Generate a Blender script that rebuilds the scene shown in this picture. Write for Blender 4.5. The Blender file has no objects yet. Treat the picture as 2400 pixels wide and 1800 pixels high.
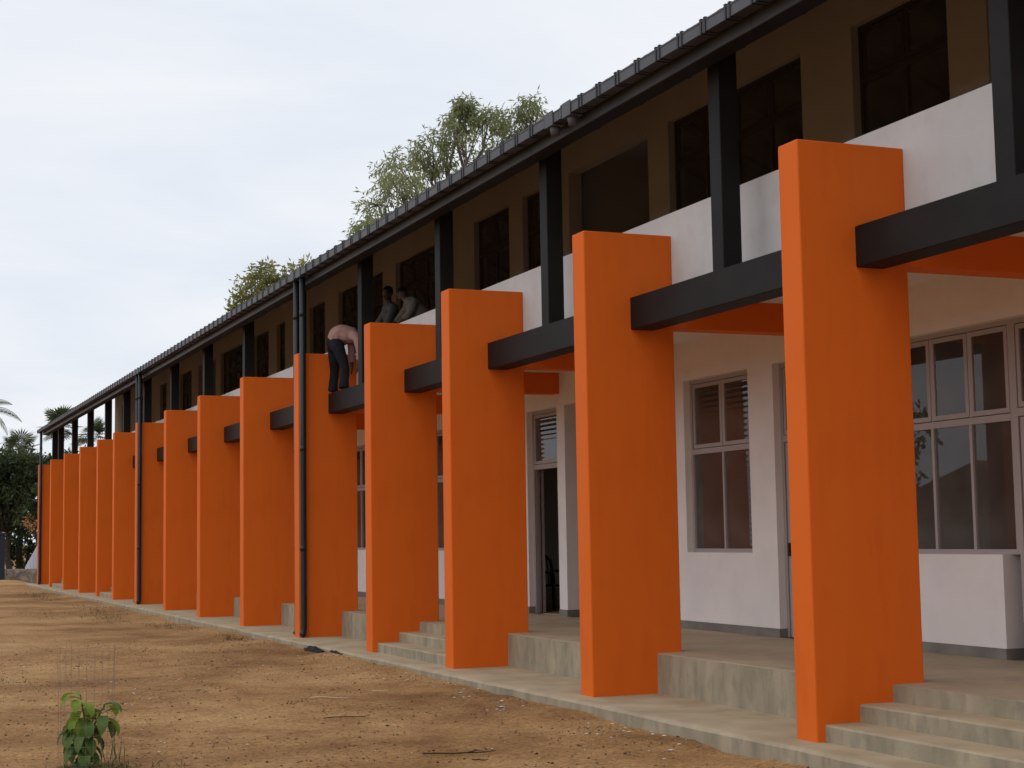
import bpy, bmesh, math, random
import numpy as np
from mathutils import Vector, Matrix, noise, Quaternion

random.seed(7)
rng = np.random.default_rng(7)
scene = bpy.context.scene
col = scene.collection
R = math.radians

# ------------------------------------------------------------------ camera
YAW, PITCH, ROLL = 0.393653781, 0.0947104727, -0.016319475
CAM = Vector((-7.28747, 0.0, 1.715187))
F_ = Vector((math.sin(YAW) * math.cos(PITCH), math.cos(YAW) * math.cos(PITCH), math.sin(PITCH)))
R0 = F_.cross(Vector((0, 0, 1))).normalized()
U0 = R0.cross(F_)
R_ = math.cos(ROLL) * R0 + math.sin(ROLL) * U0
U_ = -math.sin(ROLL) * R0 + math.cos(ROLL) * U0
cd = bpy.data.cameras.new("camera")
cam = bpy.data.objects.new("camera", cd)
col.objects.link(cam)
m = Matrix((R_, U_, -F_)).transposed().to_4x4()
m.translation = CAM
cam.matrix_world = m
cd.sensor_width = 36.0
cd.lens = 3736.56 / 2400 * 36.0
cd.clip_start = 0.1
cd.clip_end = 3000
scene.camera = cam

# ------------------------------------------------------------------ sky, sun, exposure
SUN_DIR = Vector((-0.60, -0.22, 0.77)).normalized()      # towards the sun
world = bpy.data.worlds.new("World")
scene.world = world
world.use_nodes = True
wn, wl = world.node_tree.nodes, world.node_tree.links
for n in list(wn):
    wn.remove(n)
wo = wn.new("ShaderNodeOutputWorld")
bg = wn.new("ShaderNodeBackground")
bg.inputs["Strength"].default_value = 0.1
sky = wn.new("ShaderNodeTexSky")
sky.sky_type = 'NISHITA'
sky.sun_disc = False
sky.sun_elevation = math.asin(SUN_DIR.z)
sky.sun_rotation = math.atan2(SUN_DIR.x, SUN_DIR.y)
sky.dust_density = 2.0
tc = wn.new("ShaderNodeTexCoord")
# flatten the view direction onto a cloud ceiling so the cloud bands squeeze towards the horizon
sep = wn.new("ShaderNodeSeparateXYZ")
wl.new(tc.outputs["Generated"], sep.inputs[0])
zz = wn.new("ShaderNodeMath"); zz.operation = 'MAXIMUM'; zz.inputs[1].default_value = 0.0
wl.new(sep.outputs["Z"], zz.inputs[0])
za = wn.new("ShaderNodeMath"); za.operation = 'ADD'; za.inputs[1].default_value = 0.12
wl.new(zz.outputs[0], za.inputs[0])
dx = wn.new("ShaderNodeMath"); dx.operation = 'DIVIDE'
dy = wn.new("ShaderNodeMath"); dy.operation = 'DIVIDE'
wl.new(sep.outputs["X"], dx.inputs[0]); wl.new(za.outputs[0], dx.inputs[1])
wl.new(sep.outputs["Y"], dy.inputs[0]); wl.new(za.outputs[0], dy.inputs[1])
cmb = wn.new("ShaderNodeCombineXYZ")
wl.new(dx.outputs[0], cmb.inputs[0]); wl.new(dy.outputs[0], cmb.inputs[1])
cn = wn.new("ShaderNodeTexNoise")
cn.inputs["Scale"].default_value = 1.15
cn.inputs["Detail"].default_value = 7
cn.inputs["Roughness"].default_value = 0.55
cn.inputs["Distortion"].default_value = 0.4
wl.new(cmb.outputs[0], cn.inputs["Vector"])
cr = wn.new("ShaderNodeValToRGB")
cr.color_ramp.elements[0].position = 0.30
cr.color_ramp.elements[0].color = (7.8, 8.3, 9.15, 1)
cr.color_ramp.elements[1].position = 0.68
cr.color_ramp.elements[1].color = (9.5, 9.6, 9.85, 1)
e = cr.color_ramp.elements.new(0.5)
e.color = (8.6, 9.0, 9.65, 1)
wl.new(cn.outputs["Fac"], cr.inputs["Fac"])
mx = wn.new("ShaderNodeMix"); mx.data_type = 'RGBA'
mx.inputs["Factor"].default_value = 0.95
wl.new(sky.outputs[0], mx.inputs["A"])
wl.new(cr.outputs["Color"], mx.inputs["B"])
wl.new(mx.outputs["Result"], bg.inputs["Color"])
wl.new(bg.outputs[0], wo.inputs["Surface"])

sd = bpy.data.lights.new("sun", 'SUN')
sd.energy = 0.6
sd.angle = R(90)
sd.color = (1.0, 0.95, 0.87)
sun = bpy.data.objects.new("sun", sd)
col.objects.link(sun)
sun.rotation_euler = (-SUN_DIR).to_track_quat('-Z', 'Y').to_euler()
sun.location = (-30, 10, 40)

vs = scene.view_settings
vs.view_transform = 'Standard'
vs.look = 'None'
vs.exposure = 0.0
vs.gamma = 1.0
vs.use_curve_mapping = False
scene.cycles.max_bounces = 6
scene.cycles.diffuse_bounces = 4
scene.cycles.glossy_bounces = 3
scene.cycles.transparent_max_bounces = 8
scene.cycles.use_denoising = True

# ------------------------------------------------------------------ materials
def nodes(mat):
    mat.use_nodes = True
    nt = mat.node_tree
    b = nt.nodes["Principled BSDF"]
    return nt, nt.nodes, nt.links, b

def mat_simple(name, c, rough=0.7, spec=0.3, metallic=0.0):
    mt = bpy.data.materials.new(name)
    nt, n, l, b = nodes(mt)
    b.inputs["Base Color"].default_value = (*c, 1)
    b.inputs["Roughness"].default_value = rough
    b.inputs["Specular IOR Level"].default_value = spec
    b.inputs["Metallic"].default_value = metallic
    return mt

def mat_noise(name, c1, c2, scale=4, detail=6, rough=0.8, spec=0.25, bump=0.0, bump_scale=60, bump_dist=0.01,
              stretch=(1, 1, 1), c3=None, s3=20, lo=0.35, hi=0.65, w3=0.5, lo3=0.5, hi3=0.7):
    """Two colours mixed by object-space noise, an optional third finer one, and a fine bump."""
    mt = bpy.data.materials.new(name)
    nt, n, l, b = nodes(mt)
    t = n.new("ShaderNodeTexCoord")
    mp = n.new("ShaderNodeMapping"); mp.inputs["Scale"].default_value = stretch
    l.new(t.outputs["Object"], mp.inputs["Vector"])
    no = n.new("ShaderNodeTexNoise"); no.inputs["Scale"].default_value = scale; no.inputs["Detail"].default_value = detail
    l.new(mp.outputs[0], no.inputs["Vector"])
    r = n.new("ShaderNodeValToRGB")
    r.color_ramp.elements[0].position = lo; r.color_ramp.elements[0].color = (*c1, 1)
    r.color_ramp.elements[1].position = hi; r.color_ramp.elements[1].color = (*c2, 1)
    l.new(no.outputs["Fac"], r.inputs["Fac"])
    out = r.outputs["Color"]
    if c3:
        n3 = n.new("ShaderNodeTexNoise"); n3.inputs["Scale"].default_value = s3; n3.inputs["Detail"].default_value = 5
        l.new(mp.outputs[0], n3.inputs["Vector"])
        r3 = n.new("ShaderNodeMapRange"); r3.inputs["From Min"].default_value = lo3; r3.inputs["From Max"].default_value = hi3
        r3.inputs["To Max"].default_value = w3
        l.new(n3.outputs["Fac"], r3.inputs["Value"])
        mxx = n.new("ShaderNodeMix"); mxx.data_type = 'RGBA'
        l.new(r3.outputs[0], mxx.inputs["Factor"])
        l.new(out, mxx.inputs["A"]); mxx.inputs["B"].default_value = (*c3, 1)
        out = mxx.outputs["Result"]
    l.new(out, b.inputs["Base Color"])
    b.inputs["Roughness"].default_value = rough
    b.inputs["Specular IOR Level"].default_value = spec
    if bump:
        nb = n.new("ShaderNodeTexNoise"); nb.inputs["Scale"].default_value = bump_scale; nb.inputs["Detail"].default_value = 4
        l.new(t.outputs["Object"], nb.inputs["Vector"])
        bp = n.new("ShaderNodeBump"); bp.inputs["Strength"].default_value = bump; bp.inputs["Distance"].default_value = bump_dist
        l.new(nb.outputs["Fac"], bp.inputs["Height"])
        l.new(bp.outputs[0], b.inputs["Normal"])
    return mt

def mat_leaf(name, c1, c2, trans=0.35, scale=0.8):
    mt = bpy.data.materials.new(name)
    nt, n, l, b = nodes(mt)
    t = n.new("ShaderNodeTexCoord")
    no = n.new("ShaderNodeTexNoise"); no.inputs["Scale"].default_value = scale; no.inputs["Detail"].default_value = 5
    l.new(t.outputs["Object"], no.inputs["Vector"])
    r = n.new("ShaderNodeValToRGB")
    r.color_ramp.elements[0].position = 0.35; r.color_ramp.elements[0].color = (*c1, 1)
    r.color_ramp.elements[1].position = 0.65; r.color_ramp.elements[1].color = (*c2, 1)
    l.new(no.outputs["Fac"], r.inputs["Fac"])
    l.new(r.outputs["Color"], b.inputs["Base Color"])
    b.inputs["Roughness"].default_value = 0.55
    b.inputs["Specular IOR Level"].default_value = 0.3
    tr = n.new("ShaderNodeBsdfTranslucent")
    l.new(r.outputs["Color"], tr.inputs["Color"])
    ms = n.new("ShaderNodeMixShader"); ms.inputs[0].default_value = trans
    l.new(b.outputs[0], ms.inputs[1]); l.new(tr.outputs[0], ms.inputs[2])
    l.new(ms.outputs[0], n["Material Output"].inputs["Surface"])
    return mt

M = {}
M['orange'] = mat_noise("orange_paint", (0.735, 0.14, 0.013), (0.765, 0.149, 0.015), 1.3, 6, 0.65, 0.15, 0.25, 45, 0.006,
                        c3=(0.66, 0.116, 0.010), s3=5, w3=0.45, stretch=(1, 1, 0.22))
M['black'] = mat_noise("black_paint", (0.0085, 0.0078, 0.0076), (0.013, 0.012, 0.0115), 2, 5, 0.6, 0.2, 0.2, 40, 0.005)
M['white'] = mat_noise("white_paint", (0.60, 0.595, 0.60), (0.65, 0.645, 0.648), 1.2, 6, 0.75, 0.25, 0.2, 50, 0.005,
                       c3=(0.53, 0.505, 0.495), s3=5, w3=0.35)
M['wallwhite'] = mat_noise("white_wall_paint", (0.78, 0.735, 0.72), (0.83, 0.785, 0.77), 1.2, 6, 0.75, 0.2, 0.2, 50, 0.005,
                           c3=(0.72, 0.67, 0.65), s3=4, w3=0.35)
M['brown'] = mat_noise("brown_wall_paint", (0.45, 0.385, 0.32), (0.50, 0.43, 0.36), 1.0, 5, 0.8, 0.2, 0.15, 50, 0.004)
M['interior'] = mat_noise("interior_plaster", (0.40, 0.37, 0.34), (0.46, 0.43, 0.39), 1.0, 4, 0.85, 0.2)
M['concrete'] = mat_noise("worn_concrete", (0.385, 0.30, 0.185), (0.49, 0.39, 0.25), 1.1, 9, 0.9, 0.2, 0.35, 35, 0.01,
                          c3=(0.31, 0.255, 0.175), s3=9, w3=0.45)
M['cement'] = mat_noise("stained_cement", (0.285, 0.242, 0.172), (0.405, 0.342, 0.245), 2.6, 9, 0.9, 0.2, 0.4, 30, 0.01,
                        stretch=(1, 1, 0.4), c3=(0.205, 0.182, 0.145), s3=9, w3=0.5, lo3=0.47, hi3=0.66)
def dusty(mt, c1, c2):
    """tan dust lying on the level faces of a concrete material"""
    nt = mt.node_tree; n, l = nt.nodes, nt.links
    b = n["Principled BSDF"]
    src = b.inputs["Base Color"].links[0].from_socket
    ge = n.new("ShaderNodeNewGeometry"); sp = n.new("ShaderNodeSeparateXYZ"); l.new(ge.outputs["True Normal"], sp.inputs[0])
    t = n.new("ShaderNodeTexCoord")
    no = n.new("ShaderNodeTexNoise"); no.inputs["Scale"].default_value = 1.7; no.inputs["Detail"].default_value = 9
    l.new(t.outputs["Object"], no.inputs["Vector"])
    r = n.new("ShaderNodeValToRGB")
    r.color_ramp.elements[0].position = 0.35; r.color_ramp.elements[0].color = (*c1, 1)
    r.color_ramp.elements[1].position = 0.66; r.color_ramp.elements[1].color = (*c2, 1)
    l.new(no.outputs["Fac"], r.inputs["Fac"])
    q = n.new("ShaderNodeMapRange"); q.inputs["From Min"].default_value = 0.5; q.inputs["From Max"].default_value = 0.9
    q.inputs["To Max"].default_value = 0.9
    l.new(sp.outputs["Z"], q.inputs["Value"])
    mx_ = n.new("ShaderNodeMix"); mx_.data_type = 'RGBA'
    l.new(q.outputs[0], mx_.inputs["Factor"]); l.new(src, mx_.inputs["A"]); l.new(r.outputs["Color"], mx_.inputs["B"])
    l.new(mx_.outputs["Result"], b.inputs["Base Color"])
dusty(M['cement'], (0.37, 0.29, 0.185), (0.50, 0.40, 0.265))
M['floor'] = mat_noise("veranda_screed", (0.36, 0.285, 0.19), (0.46, 0.365, 0.25), 1.2, 7, 0.7, 0.3, 0.2, 30, 0.006,
                       c3=(0.29, 0.23, 0.165), s3=4, w3=0.5)
M['skirt'] = mat_noise("grey_skirting", (0.17, 0.155, 0.14), (0.24, 0.22, 0.195), 3, 6, 0.85, 0.2, 0.2, 40, 0.005)
M['darkframe'] = mat_simple("dark_brown_frame", (0.06, 0.046, 0.034), 0.5, 0.3)
M['alu'] = mat_simple("aluminium_frame", (0.40, 0.355, 0.35), 0.45, 0.4, 0.15)
M['gutter'] = mat_noise("grey_gutter", (0.072, 0.073, 0.084), (0.09, 0.091, 0.104), 2, 4, 0.5, 0.3)
M['strap'] = mat_simple("dark_strap", (0.018, 0.018, 0.022), 0.5, 0.4)
M['underside'] = mat_simple("soffit_shade_black", (0.007, 0.007, 0.008), 0.7, 0.2)  # near-black stands in for the shade under the eaves beam
M['fascia'] = mat_noise("fascia_lit_grey", (0.040, 0.041, 0.045), (0.062, 0.062, 0.066), 1.5, 5, 0.45, 0.4)  # lighter grey stands in for skylight on the beam's outer face
M['roof'] = mat_noise("roof_sheet", (0.10, 0.10, 0.11), (0.14, 0.14, 0.15), 1, 4, 0.45, 0.4)
M['pipe'] = mat_simple("black_pipe", (0.012, 0.013, 0.015), 0.4, 0.4)
M['timber'] = mat_noise("dark_timber", (0.05, 0.03, 0.02), (0.09, 0.055, 0.035), 6, 5, 0.7, 0.3)
M['handle'] = mat_simple("door_handle", (0.06, 0.05, 0.045), 0.35, 0.5, 0.6)

def mat_glass(name, ribs=False):
    g_ = bpy.data.materials.new(name)
    nt, n, l, b = nodes(g_)
    n.remove(b)
    fr = n.new("ShaderNodeFresnel"); fr.inputs["IOR"].default_value = 1.5
    tp = n.new("ShaderNodeBsdfTransparent"); tp.inputs["Color"].default_value = (0.78, 0.74, 0.69, 1)
    df = n.new("ShaderNodeBsdfDiffuse")
    t = n.new("ShaderNodeTexCoord")
    no = n.new("ShaderNodeTexNoise"); no.inputs["Scale"].default_value = 2.5; no.inputs["Detail"].default_value = 6
    l.new(t.outputs["Object"], no.inputs["Vector"])
    df.inputs["Color"].default_value = (0.42, 0.375, 0.335, 1)
    dm = n.new("ShaderNodeMapRange"); l.new(no.outputs["Fac"], dm.inputs["Value"])      # uneven dust-coloured haze that lifts the panes like pale reflections
    dm.inputs["From Min"].default_value = 0.3; dm.inputs["From Max"].default_value = 0.75
    dm.inputs["To Min"].default_value = 0.11; dm.inputs["To Max"].default_value = 0.25
    gl = n.new("ShaderNodeBsdfGlossy"); gl.inputs["Roughness"].default_value = 0.0
    m0 = n.new("ShaderNodeMixShader"); m1 = n.new("ShaderNodeMixShader")
    l.new(dm.outputs[0], m0.inputs[0]); l.new(tp.outputs[0], m0.inputs[1]); l.new(df.outputs[0], m0.inputs[2])
    l.new(fr.outputs[0], m1.inputs[0]); l.new(m0.outputs[0], m1.inputs[1]); l.new(gl.outputs[0], m1.inputs[2])
    if ribs:                                                                           # shallow horizontal reeding
        wv = n.new("ShaderNodeTexWave"); wv.wave_type = 'BANDS'; wv.bands_direction = 'Z'; wv.wave_profile = 'SIN'
        wv.inputs["Scale"].default_value = 4.2; wv.inputs["Distortion"].default_value = 0.0
        l.new(t.outputs["Object"], wv.inputs["Vector"])
        bp = n.new("ShaderNodeBump"); bp.inputs["Strength"].default_value = 0.3; bp.inputs["Distance"].default_value = 0.004
        l.new(wv.outputs["Fac"], bp.inputs["Height"]); l.new(bp.outputs[0], gl.inputs["Normal"])
    l.new(m1.outputs[0], n["Material Output"].inputs["Surface"])
    return g_
M['glass'] = mat_glass("window_glass")
M['reeded'] = mat_glass("reeded_glass", True)

# dirt ground: sandy, reddish and dark patches with clods
gd = bpy.data.materials.new("dry_dirt")
nt, n, l, b = nodes(gd)
t = n.new("ShaderNodeTexCoord")
def nz(scale, detail=8, rough=0.6, vec=None):
    q = n.new("ShaderNodeTexNoise"); q.inputs["Scale"].default_value = scale
    q.inputs["Detail"].default_value = detail; q.inputs["Roughness"].default_value = rough
    l.new(vec or t.outputs["Object"], q.inputs["Vector"])
    return q.outputs["Fac"]
def ramp(fac, stops):
    q = n.new("ShaderNodeValToRGB")
    q.color_ramp.elements[0].position = stops[0][0]; q.color_ramp.elements[0].color = (*stops[0][1], 1)
    q.color_ramp.elements[1].position = stops[-1][0]; q.color_ramp.elements[1].color = (*stops[-1][1], 1)
    for p_, c_ in stops[1:-1]:
        ee = q.color_ramp.elements.new(p_); ee.color = (*c_, 1)
    l.new(fac, q.inputs["Fac"]); return q.outputs["Color"]
def mixc(fac, a, bcol, blend='MIX'):
    q = n.new("ShaderNodeMix"); q.data_type = 'RGBA'; q.blend_type = blend
    if isinstance(fac, float): q.inputs["Factor"].default_value = fac
    else: l.new(fac, q.inputs["Factor"])
    l.new(a, q.inputs["A"])
    if isinstance(bcol, tuple): q.inputs["B"].default_value = (*bcol, 1)
    else: l.new(bcol, q.inputs["B"])
    return q.outputs["Result"]
def mrange(v, a, b_, c_=0.0, d_=1.0):
    q = n.new("ShaderNodeMapRange"); l.new(v, q.inputs["Value"])
    q.inputs["From Min"].default_value = a; q.inputs["From Max"].default_value = b_
    q.inputs["To Min"].default_value = c_; q.inputs["To Max"].default_value = d_
    return q.outputs[0]
big = ramp(nz(0.33, 7, 0.6), [(0.36, (0.185, 0.088, 0.036)), (0.5, (0.38, 0.216, 0.093)), (0.66, (0.54, 0.345, 0.165))])
mid = ramp(nz(2.6, 7, 0.62), [(0.33, (0.24, 0.12, 0.05)), (0.5, (0.39, 0.222, 0.094)), (0.7, (0.54, 0.335, 0.15))])
c = mixc(0.42, big, mid)
fine = ramp(nz(24, 6, 0.7), [(0.36, (0.17, 0.10, 0.055)), (0.5, (0.5, 0.5, 0.5)), (0.66, (0.80, 0.76, 0.68))])
c = mixc(0.55, c, fine, 'OVERLAY')
speck = mrange(nz(70, 3, 0.6), 0.60, 0.70, 0.0, 0.6)
c = mixc(speck, c, (0.085, 0.045, 0.024))
speck2 = mrange(nz(55, 2, 0.5), 0.68, 0.74, 0.0, 0.5)
c = mixc(speck2, c, (0.46, 0.36, 0.25))
l.new(c, b.inputs["Base Color"])
b.inputs["Roughness"].default_value = 0.95
b.inputs["Specular IOR Level"].default_value = 0.12
h1 = nz(18, 6, 0.65); h2 = nz(60, 4, 0.6)
ad = n.new("ShaderNodeMath"); ad.operation = 'ADD'; l.new(h1, ad.inputs[0])
mu = n.new("ShaderNodeMath"); mu.operation = 'MULTIPLY'; mu.inputs[1].default_value = 0.5; l.new(h2, mu.inputs[0])
l.new(mu.outputs[0], ad.inputs[1])
bp = n.new("ShaderNodeBump"); bp.inputs["Strength"].default_value = 0.8; bp.inputs["Distance"].default_value = 0.03
l.new(ad.outputs[0], bp.inputs["Height"]); l.new(bp.outputs[0], b.inputs["Normal"])
M['dirt'] = gd

# ------------------------------------------------------------------ mesh helpers
def link(name, me, mat=None, parent=None, loc=None):
    o = bpy.data.objects.new(name, me)
    col.objects.link(o)
    if mat is not None and me is not None and len(me.materials) == 0:
        me.materials.append(mat)
    if parent: o.parent = parent
    if loc is not None: o.location = loc
    return o

def tag(o, label=None, cat=None, group=None, kind=None):
    if label: o["label"] = label
    if cat: o["category"] = cat
    if group: o["group"] = group
    if kind: o["kind"] = kind
    return o

def empty(name, loc=(0, 0, 0)):
    o = bpy.data.objects.new(name, None)
    col.objects.link(o); o.location = loc; o.empty_display_size = 0.3
    return o

def mesh(name, vs_, fs, smooth=False):
    me = bpy.data.meshes.new(name)
    me.from_pydata([tuple(v) for v in vs_], [], [tuple(f) for f in fs])
    me.update()
    if smooth:
        me.polygons.foreach_set("use_smooth", [True] * len(me.polygons))
    return me

class MB:
    """Collects boxes and tubes and turns them into one mesh."""
    def __init__(s): s.v, s.f = [], []
    def box(s, x0, x1, y0, y1, z0, z1):
        k = len(s.v)
        s.v += [(x0, y0, z0), (x1, y0, z0), (x1, y1, z0), (x0, y1, z0), (x0, y0, z1), (x1, y0, z1), (x1, y1, z1), (x0, y1, z1)]
        s.f += [tuple(k + i for i in q) for q in ((0, 3, 2, 1), (4, 5, 6, 7), (0, 1, 5, 4), (1, 2, 6, 5), (2, 3, 7, 6), (3, 0, 4, 7))]
        return s
    def tube(s, pts, rad, n_=8, caps=True):
        k0 = len(s.v)
        pts = [Vector(p) for p in pts]
        if not hasattr(rad, '__len__'): rad = [rad] * len(pts)
        prev = None
        for i, p in enumerate(pts):
            d = (pts[min(i + 1, len(pts) - 1)] - pts[max(i - 1, 0)]).normalized()
            if prev is None:
                a = d.orthogonal().normalized()
            else:
                a = (prev - d * prev.dot(d))
                a = a.normalized() if a.length > 1e-6 else d.orthogonal().normalized()
            prev = a
            bb = d.cross(a)
            for j in range(n_):
                t_ = 2 * math.pi * j / n_
                s.v.append(tuple(p + (a * math.cos(t_) + bb * math.sin(t_)) * rad[i]))
        for i in range(len(pts) - 1):
            for j in range(n_):
                a0 = k0 + i * n_ + j; a1 = k0 + i * n_ + (j + 1) % n_
                s.f.append((a0, a1, a1 + n_, a0 + n_))
        if caps:
            s.f.append(tuple(k0 + j for j in reversed(range(n_))))
            s.f.append(tuple(k0 + (len(pts) - 1) * n_ + j for j in range(n_)))
        return s
    def mesh(s, name, smooth=False): return mesh(name, s.v, s.f, smooth)
    def build(s, name, mat, parent=None, smooth=False, loc=None):
        return link(name, s.mesh(name, smooth), mat, parent, loc)

def box(name, x0, x1, y0, y1, z0, z1, mat, parent=None):
    return MB().box(x0, x1, y0, y1, z0, z1).build(name, mat, parent)

def bevel_mesh(me, w, seg=2):
    bm = bmesh.new(); bm.from_mesh(me)
    bmesh.ops.bevel(bm, geom=list(bm.edges), offset=w, segments=seg, affect='EDGES', profile=0.5)
    bm.to_mesh(me); bm.free()
    return me

def fbm(x, y, z=0.0, o=4):
    return noise.fractal(Vector((x, y, z)), 1.0, 2.0, o)

# ------------------------------------------------------------------ the ground
YF = [11.218, 15.459, 19.699, 23.189, 27.418, 31.713, 36.041, 40.263, 44.652, 48.761, 52.204, 56.430, 60.815, 65.123, 69.495]
YF = [2.74, 6.98] + YF                      # two more fins nearer than the frame shows
T, W, H = 0.304, 1.078, 5.0
PLX, PLZ = 0.787, 0.43                      # veranda platform edge and height
XW = 3.17                                   # outer face of the classroom walls
YEND = 70.2
Y0B = -6.0

def apron_edge(y):
    return -0.30 + 0.045 * fbm(y * 0.3, 3.1) + 0.008 * fbm(y * 2.2, 9.7)

def ground_z(x, y):
    z = -0.135 + 0.05 * fbm(x * 0.12 + 3, y * 0.12) + 0.018 * fbm(x * 0.9, y * 0.9, 2) + 0.008 * fbm(x * 5, y * 5, 5)
    d = x - apron_edge(y)
    # soil thrown up against the apron in places, washed out in others
    if d > -0.9:
        k = max(0.0, 1 - abs(d) / 0.9)
        z += k * (0.03 + 0.055 * fbm(y * 0.55, 7.7))
        z += k * 0.085 * math.exp(-((y - 24.0) / 1.1) ** 2)
        z -= k * 0.04 * math.exp(-((y - 11.6) / 1.2) ** 2)
    z = min(z, -0.035) if x > -0.5 else z
    if x > 0.35: z = -0.4
    if y > 60: z += 0.05 * min(1, (y - 60) / 20)
    return z

def axis(fine0, fine1, step, lo, hi, grow=1.25):
    a = list(np.arange(fine0, fine1 + 1e-6, step))
    s, v = step, a[-1]
    while v < hi:
        s *= grow; v += s; a.append(v)
    s, v = step, a[0]
    while v > lo:
        s *= grow; v -= s; a.insert(0, v)
    return a
gx = axis(-7.5, 0.4, 0.055, -900, 900, 1.3)
gy = axis(10.5, 27.0, 0.075, -900, 1800, 1.12)
gv = [(x, y, ground_z(x, y)) for y in gy for x in gx]
nx = len(gx)
gf = [(j * nx + i, j * nx + i + 1, (j + 1) * nx + i + 1, (j + 1) * nx + i) for j in range(len(gy) - 1) for i in range(nx - 1)]
tag(link("ground", mesh("ground", gv, gf, True), M['dirt']), kind="structure")

# apron: thin concrete strip in front of the fins, worn outer edge
ys = np.arange(Y0B, 71.0, 0.12)
av, af = [], []
for i, y in enumerate(ys):
    e_ = apron_edge(y)
    wob = 0.006 * fbm(y * 1.7, 1.3)
    av += [(e_ - 0.01, y, -0.5), (e_ - 0.006, y, -0.03 + wob), (e_ + 0.018, y, -0.006 + wob * 0.5), (e_ + 0.05, y, 0.0), (0.83, y, 0.0)]
    if i:
        a0 = (i - 1) * 5
        for j in range(4): af.append((a0 + j, a0 + j + 1, a0 + j + 6, a0 + j + 5))
af.append((0, 1, 2, 3, 4)); af.append(tuple(reversed([len(av) - 5 + j for j in range(5)])))
tag(link("apron_pavement", mesh("apron_pavement", av, af), M['cement']), kind="structure")

# ------------------------------------------------------------------ the school building
B = empty("school_building", (0, 0, 0))
tag(B, "long two-storey school block with tall orange fins, black beams and columns", "building")

# veranda platform and steps
box("veranda_floor", PLX, XW - 0.003, Y0B, YEND, -0.3, PLZ, M['floor'], B)
# cement riser in front of the platform, per bay
def near_fin(y):
    return min(YF, key=lambda q: abs(q - y))
stepbays = [(6.98, 11.218), (19.699, 23.189), (48.761, 52.204), (60.815, 65.123)]
for a, c_ in zip(YF[:-1], YF[1:]):
    me = MB().box(PLX - 0.012, PLX - 0.001, a + T, c_, 0.0, PLZ - 0.012).mesh("riser")
    link("riser", me, M['cement'], B)
for a, c_ in stepbays:
    fl = None
    for i, (sx, sz) in enumerate(((0.085, 0.14), (0.425, 0.285))):
        y0_, y1_ = a + T - 0.002, c_ + 0.002
        vv = MB()
        nseg = 24
        # slightly worn nosing
        for k in range(nseg + 1):
            y = y0_ + (y1_ - y0_) * k / nseg
            wv = 0.006 * fbm(y * 2.5, sx * 9)
            vv.v += [(sx + wv, y, -0.02), (sx + wv * 0.6, y, sz - 0.016), (sx + 0.014, y, sz + 0.002 * fbm(y * 3, 2)), (PLX - 0.004, y, sz)]
            if k:
                q = (k - 1) * 4
                for j in range(3): vv.f.append((q + j, q + j + 1, q + j + 5, q + j + 4))
        if fl is None:
            fl = vv.build("steps", M['cement'], B)
            me = MB().box(PLX - 0.03, PLX - 0.0125, a + T, c_, 0.2, PLZ - 0.004).mesh("step")
            link("step", me, M['cement'], fl)
        else:
            vv.build("step", M['cement'], fl)

# fins
fin_me = bevel_mesh(MB().box(0, W, 0, T, -0.06, H).mesh("fin"), 0.014, 2)
fin_me.materials.append(M['orange'])
for y in YF: link("fin", fin_me, None, B, (0, y, 0))

# black beam running fin to fin, with a column on it at mid-bay
BX0, BX1, BZ0, BZ1 = 0.55, 0.84, 3.93, 4.285
COLX1, COLT = 0.765, 0.22
col_me = bevel_mesh(MB().box(BX0 + 0.003, COLX1, 0, COLT, BZ1 - 0.04, 6.68).mesh("column"), 0.006, 1)
col_me.materials.append(M['black'])
for a, c_ in zip(YF[:-1], YF[1:]):
    me = bevel_mesh(MB().box(BX0, BX1, a + T - 0.02, c_ + 0.02, BZ0, BZ1).mesh("beam"), 0.008, 1)
    link("beam", me, M['black'], B)
    link("column", col_me, None, B, (0, (a + T + c_) / 2 - 0.06, 0))
link("column", col_me, None, B, (0, 69.56, 0))

# orange cross beams from fin to wall under the slab
cb_me = bevel_mesh(MB().box(W - 0.004, XW + 0.02, 0, 0.26, 3.965, 4.31).mesh("cross_beam"), 0.006, 1)
cb_me.materials.append(M['orange'])
for y in YF: link("cross_beam", cb_me, None, B, (0, y + 0.02, 0))

# slab, parapet
box("floor_slab", W + 0.01, 9.0, Y0B, YEND, 4.3, 4.43, M['wallwhite'], B)
MB().box(W - 0.004, W + 0.126, Y0B, YEND - 0.02, 4.22, 5.255).build("parapet", M['white'], B)

# walls with openings: (y0, y1, z0, z1)
HEAD = 3.77
SILL = 1.45
doorsG = [(11.5, 12.7), (15.85, 16.82), (23.34, 24.57), (40.6, 41.6), (56.0, 57.1)]
winsG = [(12.7, 15.15, 4), (17.41, 19.1, 2), (25.2, 26.9, 2), (27.95, 31.44, 5), (32.32, 35.7, 5), (36.85, 38.3, 2), (42.45, 44.2, 2), (45.36, 48.5, 4),
         (53.1, 55.1, 3), (57.8, 59.4, 2), (61.2, 64.2, 4), (65.8, 68.0, 3)]
passG = [(20.0, 23.04), (49.3, 52.0)]
HU, SU = 7.45, 5.45
doorsU = [(23.45, 24.6), (40.68, 41.57), (56.0, 57.1)]
winsU = [(6.2, 8.6, 3), (10.3, 12.58, 3), (13.2, 14.91, 2), (15.96, 19.34, 4), (25.2, 26.88, 2), (28.1, 31.44, 4), (32.32, 35.7, 4), (36.85, 38.25, 2),
         (42.45, 44.2, 2), (45.36, 48.58, 4), (53.11, 55.14, 3), (57.69, 58.99, 2), (61.2, 64.2, 4), (65.8, 68.0, 3)]
passU = [(19.96, 22.7), (49.3, 52.0)]

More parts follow.
